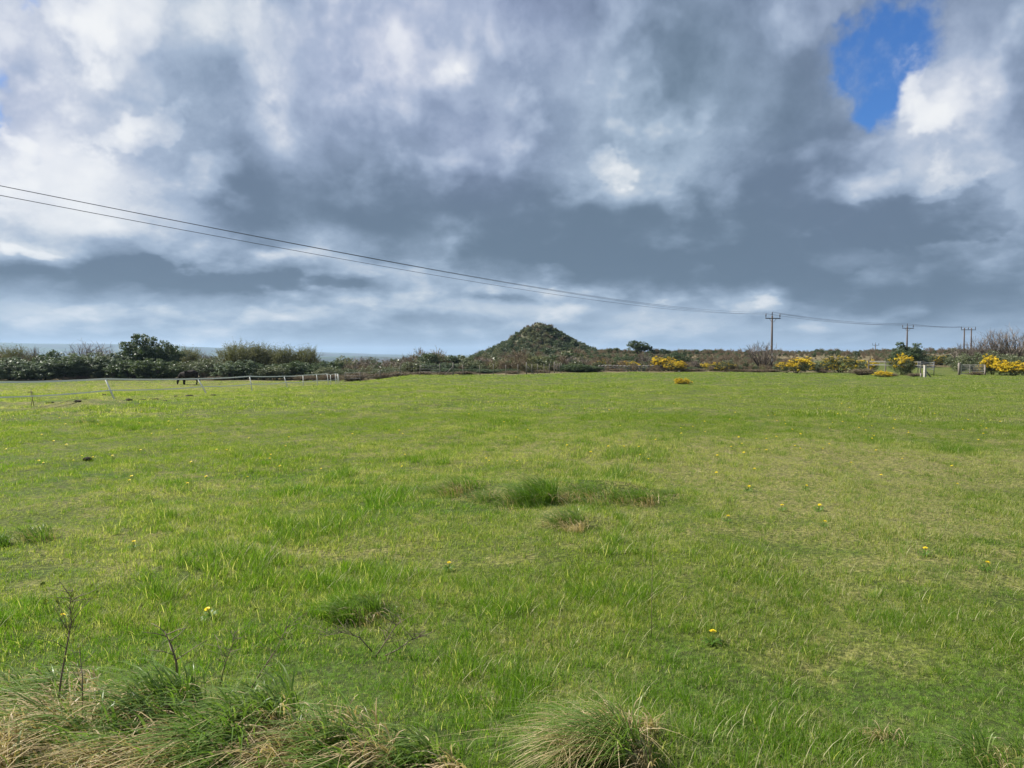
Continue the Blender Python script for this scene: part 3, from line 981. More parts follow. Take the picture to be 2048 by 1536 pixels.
HL = 'shrubs and trees of the hedge behind the pony paddock'
HM = 'scrub along the middle of the far field edge'
HR = 'bushes and trees on the right side of the far field edge'
GO = 'yellow gorse bushes along the far field edge'
BR = 'low dead brambles along the far field edge'
plants = [
    ('laurel', 18, 716, 90, 97, 'dark glossy shrub in front at the far left end of the hedge', HL),
    ('willow', 25, 698, 80, 106, 'leafless olive crown rising behind the leftmost glossy shrub of the hedge', HL),
    ('bare', 62, 695, 60, 108, 'thin brown twiggy tree behind the left end of the hedge', HL),
    ('laurel', 82, 724, 85, 96, 'glossy shrub next to the leftmost one, lowest of the glossy hedge shrubs', HL),
    ('evergreen', 103, 704, 60, 104, 'small dark rounded shrub rising above the glossy left part of the hedge', HL),
    ('laurel', 128, 716, 80, 97, 'middle of the glossy shrubs left of the ragged dark evergreen trees', HL),
    ('laurel', 168, 707, 80, 98, 'tallest silvery glossy shrub of the left hedge, below the reddish bare tree', HL),
    ('bare', 182, 684, 85, 107, 'reddish brown bare tree with upright twig tops behind the silvery shrub', HL),
    ('scrub', 212, 708, 70, 102, 'grey green shrub between the silvery shrub and the dark evergreen trees', HL),
    ('laurel', 238, 707, 70, 100, 'glossy shrub touching the left flank of the ragged dark evergreen tree', HL),
    ('pine', 288, 672, 78, 102, 'tallest dark evergreen tree with ragged top in the left hedge', HL),
    ('pine', 328, 683, 62, 103, 'slightly lower dark evergreen tree on the right flank of the tallest one', HL),
    ('evergreen', 262, 722, 80, 98, 'dark shrub at the left foot of the two ragged evergreen trees', HL),
    ('evergreen', 312, 720, 100, 97, 'broad dark shrub skirting the right foot of the two evergreen trees', HL),
    ('willow', 375, 699, 60, 109, 'pale olive leafless tree just right of the dark evergreen trees', HL),
    ('bare', 405, 704, 50, 111, 'small brown bare tree behind the hedge above the grazing pony', HL),
    ('scrub', 372, 724, 70, 98, 'grey green shrub directly behind the grazing pony', HL),
    ('scrub', 408, 718, 60, 102, 'grey green shrub right behind the pony\'s rump', HL),
    ('scrub', 438, 723, 50, 103, 'small grey green shrub between the pony and the big domed willow', HL),
    ('willow', 478, 690, 78, 106, 'left half of the big olive willow dome behind the electric fence', HL),
    ('willow', 518, 692, 62, 107, 'right half of the big olive willow dome behind the electric fence', HL),
    ('laurel', 466, 722, 80, 98, 'glossy shrub with pale leaf glints under the big willow dome', HL),
    ('evergreen', 508, 728, 70, 98, 'dark shrub under the right side of the big willow dome', HL),
    ('willow', 566, 697, 70, 107, 'left one of the grey domed trees right of the big willow', HL),
    ('bare', 540, 699, 50, 108, 'pale bare tree in the notch between the willow domes', HL),
    ('willow', 612, 697, 55, 107, 'rightmost domed willow of the left hedge', HL),
    ('scrub', 552, 730, 80, 98, 'grey green shrub below the grey domed tree', HL),
    ('evergreen', 590, 724, 70, 100, 'dark shrub below the two grey domed trees', HL),
    ('evergreen', 632, 727, 60, 100, 'dark shrub at the right foot of the last domed willow', HL),
    ('scrub', 525, 736, 50, 97, 'low grey green shrub behind the leaning fence post', HL),
    ('scrub', 655, 735, 60, 97, 'grey green shrub behind the corner posts of the electric fence', HL),
    ('evergreen', 673, 722, 34, 104, 'small dark pointed shrub above the fence corner', HL),
    ('scrub', 700, 737, 60, 98, 'grey green shrub right of the electric fence corner', HM),
    ('bare', 722, 714, 75, 105, 'broad brown bare tree right of the electric fence corner', HM),
    ('willow', 690, 723, 40, 109, 'low olive twiggy tree left of the broad brown bare tree', HM),
    ('scrub', 768, 732, 75, 97, 'light green domed shrub left of the mound among the scrub', HM),
    ('bare', 797, 718, 60, 108, 'brown bare tree behind the light green domed shrub', HM),
    ('scrub', 832, 722, 60, 102, 'grey green shrub left of the dark evergreen clump', HM),
    ('pine', 872, 708, 72, 108, 'ragged dark evergreen clump against the sky left of the mound', HM),
    ('evergreen', 850, 716, 45, 106, 'dark shrub at the left foot of the ragged evergreen clump', HM),
    ('scrub', 908, 716, 55, 109, 'grey twiggy shrub at the right foot of the ragged evergreen clump', HM),
    ('laurel', 880, 726, 75, 100, 'silvery leaved shrub in front of the ragged evergreen clump', HM),
    ('scrub', 942, 722, 60, 106, 'olive shrub near the left foot of the mound', HM),
    ('evergreen', 905, 737, 80, 95, 'low dark shrub behind the braced fence post', HM),
    ('evergreen', 960, 738, 80, 96, 'low dark shrub behind the wooden posts left of the fence corner', HM),
    ('bare', 985, 714, 75, 111, 'grey bare tree in front of the left foot of the mound', HM),
    ('evergreen', 1014, 738, 55, 98, 'low dark shrub just left of the corner fence post', HM),
    ('bare', 1028, 708, 75, 117, 'grey bare tree in front of the mound, left of its middle', HM),
    ('willow', 1066, 713, 85, 113, 'fawn domed twiggy tree in front of the middle of the mound', HM),
    ('bare', 1102, 708, 75, 117, 'grey bare tree in front of the mound, right of its middle', HM),
    ('bare', 1135, 711, 75, 115, 'grey bare tree in front of the right foot of the mound', HM),
    ('willow', 1062, 728, 60, 104, 'low fawn twiggy bush behind the corner fence post', HM),
    ('bare', 1105, 728, 60, 108, 'low bare bush behind the receding row of fence posts', HM),
    ('evergreen', 1150, 729, 70, 104, 'broad near black shrub at the right end of the wooden post fence', HM),
    ('evergreen', 1180, 732, 50, 105, 'dark shrub between the near black shrub and the low stone wall', HM),
    ('evergreen', 1204, 710, 46, 160, 'dark rounded bush on the slope right of the mound', HR),
    ('scrub', 1228, 706, 44, 165, 'grey green bush on the slope below the round tree', HR),
    ('cushion_tree', 1278, 682, 44, 170, 'round dark wind-cut tree on the skyline right of the mound', HR),
    ('evergreen', 1309, 698, 22, 170, 'small dark tree close to the right of the round skyline tree', HR),
    ('cushion_tree', 1328, 698, 18, 172, 'tiny flat-topped tree on the skyline right of the round one', HR),
    ('bare', 1286, 708, 45, 127, 'pale bare tree below the round skyline tree', HR),
    ('evergreen', 1256, 713, 55, 130, 'dark bush on the slope under the round skyline tree, left side', HR),
    ('scrub', 1312, 714, 55, 132, 'grey green bush on the slope under the round skyline tree, right side', HR),
    ('scrub', 1208, 728, 40, 118, 'grey bush behind the left end of the low stone wall', HR),
    ('evergreen', 1352, 707, 50, 124, 'dark green bush behind the orange gorse of the stone wall', HR),
    ('scrub', 1308, 730, 50, 114, 'grey bush behind the right end of the low stone wall', HR),
    ('bare', 1392, 720, 40, 114, 'pale grey twiggy bush between the two big gorse patches left of the pole', HR),
    ('evergreen', 1383, 734, 34, 106, 'small dark bush at the foot of the pale twiggy bush', HR),
    ('bare', 1524, 684, 72, 109, 'leafless tree growing around the foot of the nearest power pole', HR),
    ('scrub', 1486, 730, 45, 110, 'grey green bush left of the leafless tree at the power pole', HR),
    ('scrub', 1640, 722, 50, 104, 'green grey bush between the two gorse bushes right of the power pole', HR),
    ('scrub', 1722, 722, 50, 108, 'grey bush behind the pale rail, right of the dull gorse', HR),
    ('pine', 1816, 686, 48, 122, 'dark wind-shaped evergreen tree below the second power pole', HR),
    ('evergreen', 1795, 707, 40, 124, 'dark bush at the left foot of the wind-shaped evergreen tree', HR),
    ('evergreen', 1838, 712, 40, 124, 'dark bush at the right foot of the wind-shaped evergreen tree', HR),
    ('bare', 1926, 688, 58, 112, 'wide-branched bare tree around the twin power poles', HR),
    ('bare', 1958, 676, 55, 111, 'bare brown tree just right of the twin power poles', HR),
    ('bare', 1992, 661, 75, 109, 'tall bare brown tree near the right edge, left of the last one', HR),
    ('bare', 2032, 656, 80, 106, 'last and tallest bare brown tree at the right edge of the field', HR),
    ('scrub', 1950, 704, 70, 101, 'dark green domed bush behind the wooden field gate', HR),
    ('scrub', 2012, 706, 85, 99, 'grey green bush under the tall bare trees at the right edge', HR),
    ('scrub', 1908, 712, 40, 124, 'grey green bush seen through the gap beside the field gate', HR),
    ('scrub', 1925, 722, 40, 108, 'low grey green bush just left above the field gate', HR),
]
for row in plants:
    plant(*row)
gorse = [
    (1338, 716, 58, 108, 'bright yellow gorse bush right of the low stone wall', True),
    (1352, 724, 36, 104, 'yellow gorse bush leaning out in front of the one beside the stone wall', True),
    (1424, 727, 40, 108, 'yellow gorse bush, left of the pair before the nearest power pole', True),
    (1450, 723, 48, 105, 'yellow gorse bush, right of the pair before the nearest power pole', 'few'),
    (1592, 717, 66, 96, 'big gorse bush with yellow top and dark right side, right of the power pole', True),
    (1682, 712, 72, 99, 'big dull gorse bush with sparse brownish yellow blossom', 'few'),
    (1803, 713, 54, 89, 'tall yellow gorse bush beside the left gate', True),
    (1768, 743, 36, 77, 'small round gorse bush standing forward of the field edge', True),
    (1986, 713, 46, 90, 'yellow gorse bush just behind the right end of the field gate', True),
    (2028, 724, 60, 84, 'brightest yellow gorse bush at the right edge of the picture', True),
    (1745, 722, 26, 100, 'small yellow gorse bush at the pale rail', True),
    (1260, 724, 42, 117, 'small yellow gorse bush behind the middle of the stone wall', True),
    (1198, 719, 26, 119, 'small yellow gorse bush behind the left end of the stone wall', 'few'),
    (1884, 712, 58, 128, 'wide dull golden gorse bush seen through the field opening', 'few'),
    (1966, 725, 24, 96, 'small gorse bush just above the field gate', 'few'),
]
for px, yt, w, Y, lab, bl in gorse:
    plant('gorse', px, yt, w, Y, lab, GO, bl, variant=3 if px == 2028 else None)
# low gorse out in the grass
gp = hit(1367, 769)
plant('gorse', 1367, 759, 40, gp.y, 'low spreading yellow gorse alone in the grass of the field', GO, True, 0.6, 0.12, 3)
for px, yt, w, Y, lab in [
        (715, 744, 50, 92, 'low brown dead bramble just right of the grey green shrub at the electric fence corner'), (760, 745, 50, 91, 'low brown dead bramble in front of the light green domed shrub, left side'),
        (800, 743, 55, 91, 'low brown dead bramble in front of the light green domed shrub, right side'), (845, 745, 50, 91, 'low brown dead bramble below the dark shrub left of the ragged evergreen clump'),
        (890, 746, 40, 89, 'low brown dead bramble beside the braced fence post'), (1025, 742, 45, 92, 'low brown dead bramble just left of the corner fence post'),
        (1085, 742, 40, 101, 'low brown dead bramble behind the receding row of fence posts'), (1370, 737, 40, 104, 'low brown dead bramble right of the gorse pair by the stone wall'),
        (1395, 741, 40, 104, 'low brown dead bramble under the pale grey twiggy bush'), (1480, 738, 45, 103, 'low brown dead bramble right of the gorse pair before the nearest pole'),
        (1515, 738, 50, 102, 'low brown dead bramble in front of the leafless tree at the nearest pole'), (1548, 740, 40, 101, 'low brown dead bramble at the foot of the nearest power pole'),
        (1645, 741, 30, 96, 'low brown dead bramble between the big yellow gorse and the dull gorse'), (1725, 736, 60, 87, 'broad low fawn bramble left of the small round gorse'),
        (1952, 744, 30, 87.0, 'low reddish bramble behind the bars of the wooden field gate'), (1230, 741, 40, 106, 'low brown dead bramble hiding part of the stone wall'),
        (660, 746, 50, 94, 'low brown dead bramble behind the corner posts of the electric fence'), (610, 750, 60, 96, 'low dead bramble behind the far posts of the electric fence'),
        (150, 752, 60, 96, 'low dead bramble under the silvery shrubs at the back of the paddock'), (440, 752, 50, 96, 'low dead bramble under the glossy shrub right of the pony'),
        (1780, 747, 34, 82, 'low dead bramble between the small round gorse and the tall gorse'), (1830, 748, 30, 80, 'low dead bramble at the left foot of the pale gatepost'),
        (700, 748, 40, 91, 'lowest dead bramble at the left end of the wooden post fence'), (930, 746, 50, 89, 'low dead bramble behind the fence right of the braced post')]:
    plant('bramble', px, yt, w, Y, lab, BR)

# ------------------------------------------------------------------ the mound
MD, MPX = 250.0, 1078
mc = at(MPX, MD)
mound_top = height(645, MD)
MZ = mc.z
prof = [(0, 0), (0.05, 0.03), (0.14, 0.12), (0.30, 0.32), (0.50, 0.58), (0.72, 0.79), (0.9, 0.92), (1.0, 1.0)]       # radius, drop
mh = mound_top - MZ + 1.0
rs = np.linspace(0, 1.15, 26)
drop = np.interp(rs, [p[0] for p in prof], [p[1] for p in prof])
aa = np.linspace(0, 2 * math.pi, 72, endpoint=False)


def mound_z(dx_, dy_):
    rl = np.where(dx_ < 0, 21.0, 23.0)
    r = np.hypot(dx_ / rl, dy_ / 22.0)
    return MZ - 1.0 + mh * (1 - np.interp(r, [p[0] for p in prof] + [1.3], [p[1] for p in prof] + [1.1])) + 0.25 * bumps(dx_ * .9, dy_ * .9) * np.clip(r * 3, 0, 1)


mv = np.array([[r * math.cos(a) * (21 if math.cos(a) < 0 else 23), r * math.sin(a) * 22, 0] for r in rs for a in aa])
mv[:, 2] = mound_z(mv[:, 0], mv[:, 1])
mv[:, 0] += mc.x
mv[:, 1] += mc.y
ii = np.arange(len(rs) * len(aa)).reshape(len(rs), len(aa))
mf = np.stack([ii[:-1], ii[1:], np.roll(ii, -1, 1)[1:], np.roll(ii, -1, 1)[:-1]], -1).reshape(-1, 4)
mm, n = new_mat('mound_soil')
pz = n('ShaderNodeNewGeometry').outputs['Position']
finish(n, n('ShaderNodeBsdfPrincipled', {'Base Color': n.ramp(n.noise(pz, 0.25, 5, 0.6), [(0.35, (0.04, 0.055, 0.022)), (0.55, (0.095, 0.085, 0.045)), (0.7, (0.06, 0.07, 0.028))]), 'Roughness': 0.9}))
tag(obj('mound', new_mesh('mound', mv, mf, mm, smooth=True)), 'steep cone-shaped hill covered in dark scrub on the skyline', kind='structure')

# scrub clumps for the mound and the heath, used only through instances
proto2 = bpy.data.collections.new('scrub_clumps')
k = 0
for mat, nv, cl, per, sz in (('evergreen', 3, 60, 16, 0.05), ('scrub', 3, 55, 14, 0.05), ('gorse', 2, 55, 14, 0.05)):
    for i in range(nv):
        c = crown_points(rp, cl, rnd_lobes(rp, 5, 0.9, .3), 0.02)
        v, f, t = leaf_cards(rp, c, rp.uniform(.07, .13, len(c)), per, sz, 0.4, 0.6)
        proto2.objects.link(bpy.data.objects.new('clump_%02d' % k, new_mesh('clump', v, f, M[mat], t)))
        k += 1
for i in range(3):
    mb, v, f, t = twig_mesh(rp, 22, .5, 1.0, 7, 4, 0.012, 0.4)
    proto2.objects.link(bpy.data.objects.new('clump_%02d' % k, new_mesh('clump', v, f, M['bramble'], t)))
    k += 1
for i in range(1):
    c = crown_points(rp, 45, rnd_lobes(rp, 5, 0.8, .3), 0.02)
    v, f, t = leaf_cards(rp, c, rp.uniform(.05, .10, len(c)), 10, 0.04, 0.4, 0.6)
    proto2.objects.link(bpy.data.objects.new('clump_%02d' % k, new_mesh('clump', v, f, M['willow'], t)))
    k += 1
# indices: 0-2 dark, 3-5 grey green, 6-7 gorse, 8-10 brown, 11 olive
kk = 2600
r_ = np.sqrt(rp.random(kk)) * 1.03
a_ = rp.uniform(0, 2 * math.pi, kk)
dx_, dy_ = r_ * np.cos(a_) * 22, r_ * np.sin(a_) * 22
keep = dy_ < 8
dx_, dy_, r_ = dx_[keep], dy_[keep], r_[keep]
sp_ = np.stack([dx_ + mc.x, dy_ + mc.y, mound_z(dx_, dy_) - 0.1], 1)
pat = bumps(dx_ * .28, dy_ * .28 + 2)
u = rp.random(len(dx_))
pick = np.where(r_ < 0.22, np.where(u < .35, 8, np.where(u < .7, 6, 4)), np.where((pat > .25) & (dx_ < 6), np.where(u < .45, 3 + (u * 60).astype(int) % 3, np.where(u < .9, 11, 8)), np.where(u < .72, (u * 90).astype(int) % 3, np.where(u < .94, 4, 9))))
sz_ = rp.uniform(0.9, 2.2, len(dx_)) * np.where(r_ < 0.15, 0.42, 1) * (0.7 + 0.5 * r_)
tag(instancer('mound_scrub', sp_, pick, sz_, proto2, 0.1), 'dark bushes, dead bracken and gorse covering the cone-shaped hill', kind='stuff')

# ------------------------------------------------------------------ heath scrub
hp, hi_, hs = [], [], []


def sow_scrub(n_, az0, az1, r0, r1, choices, probs, s0, s1):
    a = np.radians(rp.uniform(az0, az1, n_))
    r = np.sqrt(rp.uniform(r0 * r0, r1 * r1, n_))
    x, y = r * np.sin(a), r * np.cos(a)
    keep = (y > field_edge(x) + 2.5) & ~((x > 50) & (x < 62) & (y < 128))
    x, y = x[keep], y[keep]
    hp.append(np.stack([x, y, ground_z(x, y) - 0.05], 1))
    hi_.append(rp.choice(choices, len(x), p=probs))
    hs.append(rp.uniform(s0, s1, len(x)) * (0.8 + 0.5 * np.clip(bumps(x * .12, y * .12), -1, 1.5)))


sow_scrub(2600, 3, 38, 104, 165, [0, 3, 4, 6, 8, 9, 10, 11], [.06, .08, .08, .08, .22, .22, .2, .06], 0.5, 1.1)
sow_scrub(4200, 3, 40, 150, 270, [0, 1, 3, 5, 7, 8, 9, 10], [.14, .12, .08, .08, .12, .18, .16, .12], 0.5, 1.25)
sow_scrub(1500, -40, 5, 100, 150, [0, 3, 4, 8, 9, 10, 11], [.15, .18, .15, .14, .14, .12, .12], 1.0, 2.2)
sow_scrub(1100, -40, 3, 150, 420, [0, 1, 3, 4, 8, 11], [.2, .2, .2, .15, .15, .10], 1.5, 4.0)
tag(instancer('heath_scrub', np.concatenate(hp), np.concatenate(hi_), np.concatenate(hs), proto2, 0.08), 'low brown heather, dead bracken and gorse spread over the rough heath', kind='stuff')

# ================================================================== electric fence of the paddock
ef = empty('electric_fence', at(503, 46), 0)
tag(ef, 'white electric tape fence on slim plastic posts around the pony paddock', 'fence')
efl = Vector(ef.location)


def path_post(px, Y, lean_px=0, top=None):
    b = at(px, Y)
    return b, Vector((b.x - lean_px / F_PX * Y, b.y, height(top, Y) if top else b.z + 1.0))


posts = [path_post(-40, 24, -5, 764), path_post(229, 32, 19, 757), path_post(413, 39.5, 18, 757), path_post(504, 46, 5, 752), path_post(575, 53, 7, 752), path_post(606, 60, 0, 750), path_post(635, 62.5, 2, 748), path_post(657, 66.5, 3, 747)]
first = (Vector((-15.6, 15.0, gz(-15.6, 15.0))), Vector((-15.7, 15.0, gz(-15.7, 15.0) + 1.05)))
allp = [first] + posts
corner = [path_post(661, 68.5, 0, 749), path_post(671.5, 70, 1, 747), path_post(674.5, 70.5, 0, 747), path_post(678, 71, 2, 748)]
for b, t in allp + corner:
    mb = MB()
    d = (t - b)
    mb.tube([b - d * .12 - efl, b + d * .6 - efl, t - efl], [.036, .033, .030], 6)
    mb.box(b + d * .12 - efl, (.10, .03, .02))
    obj('post', mb.mesh('post', M['white'], True), ef)
    for s in (0.5, 0.985):                                        # tape clips
        mb = MB()
        mb.box(b + d * s - efl, (.05, .05, .06))
        obj('tape_clip', mb.mesh('tape_clip', M['white']), ef)


def tape(path, frac, width, sag, name):
    mb = MB()
    for (b0, t0), (b1, t1) in zip(path[:-1], path[1:]):
        p0, p1 = b0 + (t0 - b0) * frac, b1 + (t1 - b1) * frac
        L_ = (p1 - p0).length
        q = [p0.lerp(p1, i / 8) - Vector((0, 0, sag * L_ * 4 * (i / 8) * (1 - i / 8))) for i in range(9)]
        side = (p1 - p0).cross(Vector((0, 0, 1))).normalized() * 0.004
        vs, fs = [], []
        for i, c in enumerate(q):
            c = c - efl
            for sx_, sz_2 in ((-1, -1), (1, -1), (1, 1), (-1, 1)):
                vs.append(tuple(c + side * sx_ + Vector((0, 0, sz_2 * width / 2))))
        for i in range(8):
            for k_ in range(4):
                k2 = (k_ + 1) % 4
                fs.append((4 * i + k_, 4 * i + k2, 4 * i + 4 + k2, 4 * i + 4 + k_))
        mb.add(vs, fs)
    return obj(name, mb.mesh(name, M['tape']), ef)


tape(allp + corner[:1], 0.985, 0.065, 0.004, 'top_tape')
tape(allp + corner[:1], 0.50, 0.045, 0.007, 'lower_tape')
tape(corner, 0.985, 0.034, 0.0, 'corner_tape')
tape(corner, 0.5, 0.030, 0.0, 'corner_tape')

# ================================================================== wooden stock fence before the scrub
sf = empty('stock_fence', at(905, 86))
tag(sf, 'dark wooden post and wire fence in front of the scrub left of the mound', 'fence')
sfl = Vector(sf.location)
sp = [(690, 90, 1.1, 0), (720, 89, 1.1, 0), (760, 88.5, 1.1, 0), (800, 88, 1.3, 0), (840, 87.5, 1.15, 0), (880, 86, 1.35, 0), (906, 86, 1.4, 1), (926, 86.5, 1.2, 0), (960, 87, 1.15, 0), (987, 87.5, 1.25, 0),
      (1012, 88, 1.15, 0), (1036, 88.5, 1.2, 0), (1053, 89, 1.45, 2), (1064, 90.5, 1.2, 0), (1075, 92, 1.2, 0), (1088, 94, 1.2, 0), (1099, 96, 1.2, 0), (1109, 98, 1.45, 1), (1114, 100, 1.2, 0), (1119, 102.5, 1.2, 0), (1123, 105, 1.2, 0)]
tops = []
for px, Y, h, br in sp:
    b = at(px, Y) - sfl
    mb = MB()
    w = .075 if br else .05
    lean = rp.normal(0, .02)
    mb.tube([(b.x, b.y, b.z - .3), (b.x + lean * .5, b.y, b.z + h * .6), (b.x + lean, b.y, b.z + h)], [w, w * .95, w * .85], 7)
    obj('post', mb.mesh('post', M['oldwood'], True), sf)
    tops.append((Vector((b.x, b.y, b.z)), h))
    if br:
        s = -1 if px < 1000 else 1
        mb = MB()
        mb.tube([(b.x + s * .95, b.y + .1, b.z - .05), (b.x, b.y, b.z + h * .72)], [.045, .04], 6)
        obj('brace', mb.mesh('brace', M['oldwood'], True), sf)
for frac in (0.35, 0.62, 0.92):
    mb = MB()
    mb.tube([b + Vector((0, -.06, 1.12 * frac)) for b, h in tops], [.006] * len(tops), 4)
    obj('wire', mb.mesh('wire', M['wire']), sf)

# ================================================================== field gate, rail fence, left gate
g0 = at(1918, 88)
g1 = at(1970, 87)
gt = empty('field_gate', g0)
tag(gt, 'weathered wooden five-bar field gate beside the opening on the right', 'gate')
ax = (g1 - g0)
L_ = ax.length
rz = math.atan2(ax.y, ax.x)
slope = ax.z / L_


def gate_part(name, x, z, sx, sz, thick, mat, parent=gt, y=0.0, rise=0.0):
    mb = MB()
    c, s = math.cos(rz), math.sin(rz)
    mb.box((c * x - s * y, s * x + c * y, z + slope * x), (sx, thick, sz), rz, tilt=-rise)
    return obj(name, mb.mesh(name, mat), parent)


for zc in (0.20, 0.46, 0.70, 0.94, 1.16):
    gate_part('bar', L_ / 2 + .1, zc, L_ - .15, .095 if zc < 1.1 else .12, .035, M['palewood'], rise=rp.normal(0, .006))
gate_part('stile', .22, .68, .10, 1.05, .05, M['palewood'], y=-.045)
gate_part('stile', L_ - .05, .66, .09, 1.0, .05, M['palewood'], y=-.045)
gate_part('stile', L_ * .42, .66, .08, .98, .03, M['palewood'], y=-.04)
mb = MB()
mb.tube([(0, -.02, -.3), (.01, -.02, .7), (0, -.02, 1.42)], [.15, .14, .13], 8)
obj('post', mb.mesh('post', M['oldwood'], True), gt)
mb = MB()
e = at(1971, 86.9) - g0
mb.tube([(e.x, e.y, e.z - .3), (e.x - .05, e.y, e.z + 1.15)], [.085, .075], 7)
obj('post', mb.mesh('post', M['oldwood'], True), gt)

lg = empty('metal_gate', at(1852, 79))
tag(lg, 'dark grey barred gate standing open behind the left gatepost', 'gate')
lgl = Vector(lg.location)
a0, a1 = at(1836, 92), at(1868, 84)
for zc in (.45, .62, .80, .98, 1.17):
    mb = MB()
    mb.tube([Vector((a0.x, a0.y, a0.z + zc + .35)) - lgl, Vector((a1.x, a1.y, a1.z + zc + .25)) - lgl], [.03, .03], 6)
    obj('bar', mb.mesh('bar', M['steel'], True), lg)
for p in (a0, a1):
    mb = MB()
    mb.tube([Vector((p.x, p.y, p.z)) - lgl, Vector((p.x, p.y, p.z + 1.6)) - lgl], [.04, .04], 6)
    obj('stile', mb.mesh('stile', M['steel'], True), lg)
gp_ = empty('gatepost', at(1850, 77))
tag(gp_, 'pale square gatepost with slanting brace at the left of the field opening', 'post')
mb = MB()
mb.box((0, 0, .48), (.22, .2, 1.5), .3)
obj('post', mb.mesh('post', M['palewood']), gp_)
mb = MB()
mb.tube([(.05, .1, .75), (.95, .55, -.05)], [.07, .065], 7)
obj('brace', mb.mesh('brace', M['oldwood'], True), gp_)
mb = MB()
mb.tube([(-.45, -.1, -.2), (-.43, -.1, .42)], [.09, .08], 7)
obj('stump', mb.mesh('stump', M['oldwood'], True), gp_)

rf = empty('rail_fence', at(1790, 96))
tag(rf, 'pale wooden rail fence partly hidden behind the tall gorse left of the gate', 'fence')
rfl = Vector(rf.location)
for zc in (.95, 1.35):
    for pa, pb in ((1738, 1772), (1772, 1812), (1812, 1842)):
        p0, p1 = at(pa, 96), at(pb, 95)
        mb = MB()
        mid = (p0 + p1) / 2
        d = p1 - p0
        mb.box((mid.x - rfl.x, mid.y - rfl.y, mid.z + zc + .12 - rfl.z), (d.length - .02, .05, .13), math.atan2(d.y, d.x), tilt=rp.normal(0, .01))
        obj('rail', mb.mesh('rail', M['palewood']), rf)
for px in (1738, 1772, 1812, 1842):
    p = at(px, 95.7) - rfl
    mb = MB()
    mb.box((p.x, p.y + .12, p.z + .7), (.13, .1, 1.7))
    obj('post', mb.mesh('post', M['oldwood']), rf)

# ================================================================== low dry-stone wall
wl = empty('stone_wall', at(1262, 107))
tag(wl, 'low grey dry-stone wall along the field edge right of the mound', 'wall')
wll = Vector(wl.location)
protos = []
for i in range(6):
    bm = bmesh.new()
    bmesh.ops.create_icosphere(bm, subdivisions=1, radius=0.5)
    for v in bm.verts:
        v.co = Vector((max(-.42, min(.42, v.co.x)), max(-.42, min(.42, v.co.y)), max(-.4, min(.4, v.co.z)))) + Vector(rp.normal(0, .03, 3))
    me = bpy.data.meshes.new('stone')
    bm.to_mesh(me)
    bm.free()
    me.materials.append(M['stone'])
    protos.append(me)
x0 = 1196
rows = 3
for r in range(rows):
    px = x0 + (6 if r % 2 else 0)
    while px < 1328:
        wpx = rp.uniform(5.5, 10)
        p = at(px + wpx / 2, 107) - wll
        o = obj('stone', protos[rp.integers(6)], wl)
        o.location = (p.x, p.y + rp.normal(0, .04), p.z + .18 + r * .29)
        o.scale = (wpx / F_PX * 107 * 1.12, .55, .33)
        o.rotation_euler = (rp.normal(0, .05), rp.normal(0, .06), rp.normal(0, .1))
        px += wpx

# ================================================================== power line
def power_pole(px, ytop, Y, label, arm=2.6, base_drop=None, sign=False, rot=0.25, twin=False):
    b = at(px, Y)
    zt = height(ytop, Y)
    zb = b.z - .4 if base_drop is None else zt - base_drop
    H = zt - zb
    root = empty('power_pole', (b.x, b.y, zb), rot)
    tag(root, label, 'power pole', 'power poles of the overhead line')
    legs = (-.8, .8) if twin else (0,)
    for lx in legs:
        mb = MB()
        mb.tube([(lx, 0, 0), (lx, 0, H * .5), (lx, 0, H - .55)], [.17, .145, .115], 10)
        obj('pole', mb.mesh('pole', M['pole'], True), root)
    mb = MB()
    mb.box((0, -.16, H - .95), (arm + (1.0 if twin else 0), .11, .13))
    obj('crossarm', mb.mesh('crossarm', M['steel']), root)
    ends = []
    half = (arm + (1.0 if twin else 0)) / 2 - .08
    for x, z, hh in ((-half, H - .88, .62), (half, H - .88, .62), (0, H - (.88 if twin else .56), .56)):
        mb = MB()
        mb.tube([(x, -.16 if x or twin else 0, z), (x, -.16 if x or twin else 0, z + hh * .3), (x, -.16 if x or twin else 0, z + hh * .35), (x, -.16 if x or twin else 0, z + hh * .6), (x, -.16 if x or twin else 0, z + hh)], [.035, .035, .085, .065, .05], 8)
        obj('insulator', mb.mesh('insulator', M['insulator'], True), root)
        ends.append((x, -.16 if x or twin else 0, z + hh * .95))
    if not twin:
        for s in (-1, 1):
            mb = MB()
            mb.tube([(s * .62, -.15, H - .98), (s * .13, -.12, H - 1.5)], [.03, .03], 5)
            obj('arm_brace', mb.mesh('arm_brace', M['steel'], True), root)
    if sign:
        for z, hh in ((H - 6.15, .45), (H - 6.9, .5)):
            mb = MB()
            mb.box((-.08, -.17, z), (.2, .03, hh), -.3)
            obj('warning_plate', mb.mesh('warning_plate', M['sign']), root)
    bpy.context.view_layer.update()
    m4 = Matrix.Translation((b.x, b.y, zb)) @ Matrix.Rotation(rot, 4, 'Z')
    return [m4 @ Vector(e) for e in ends]


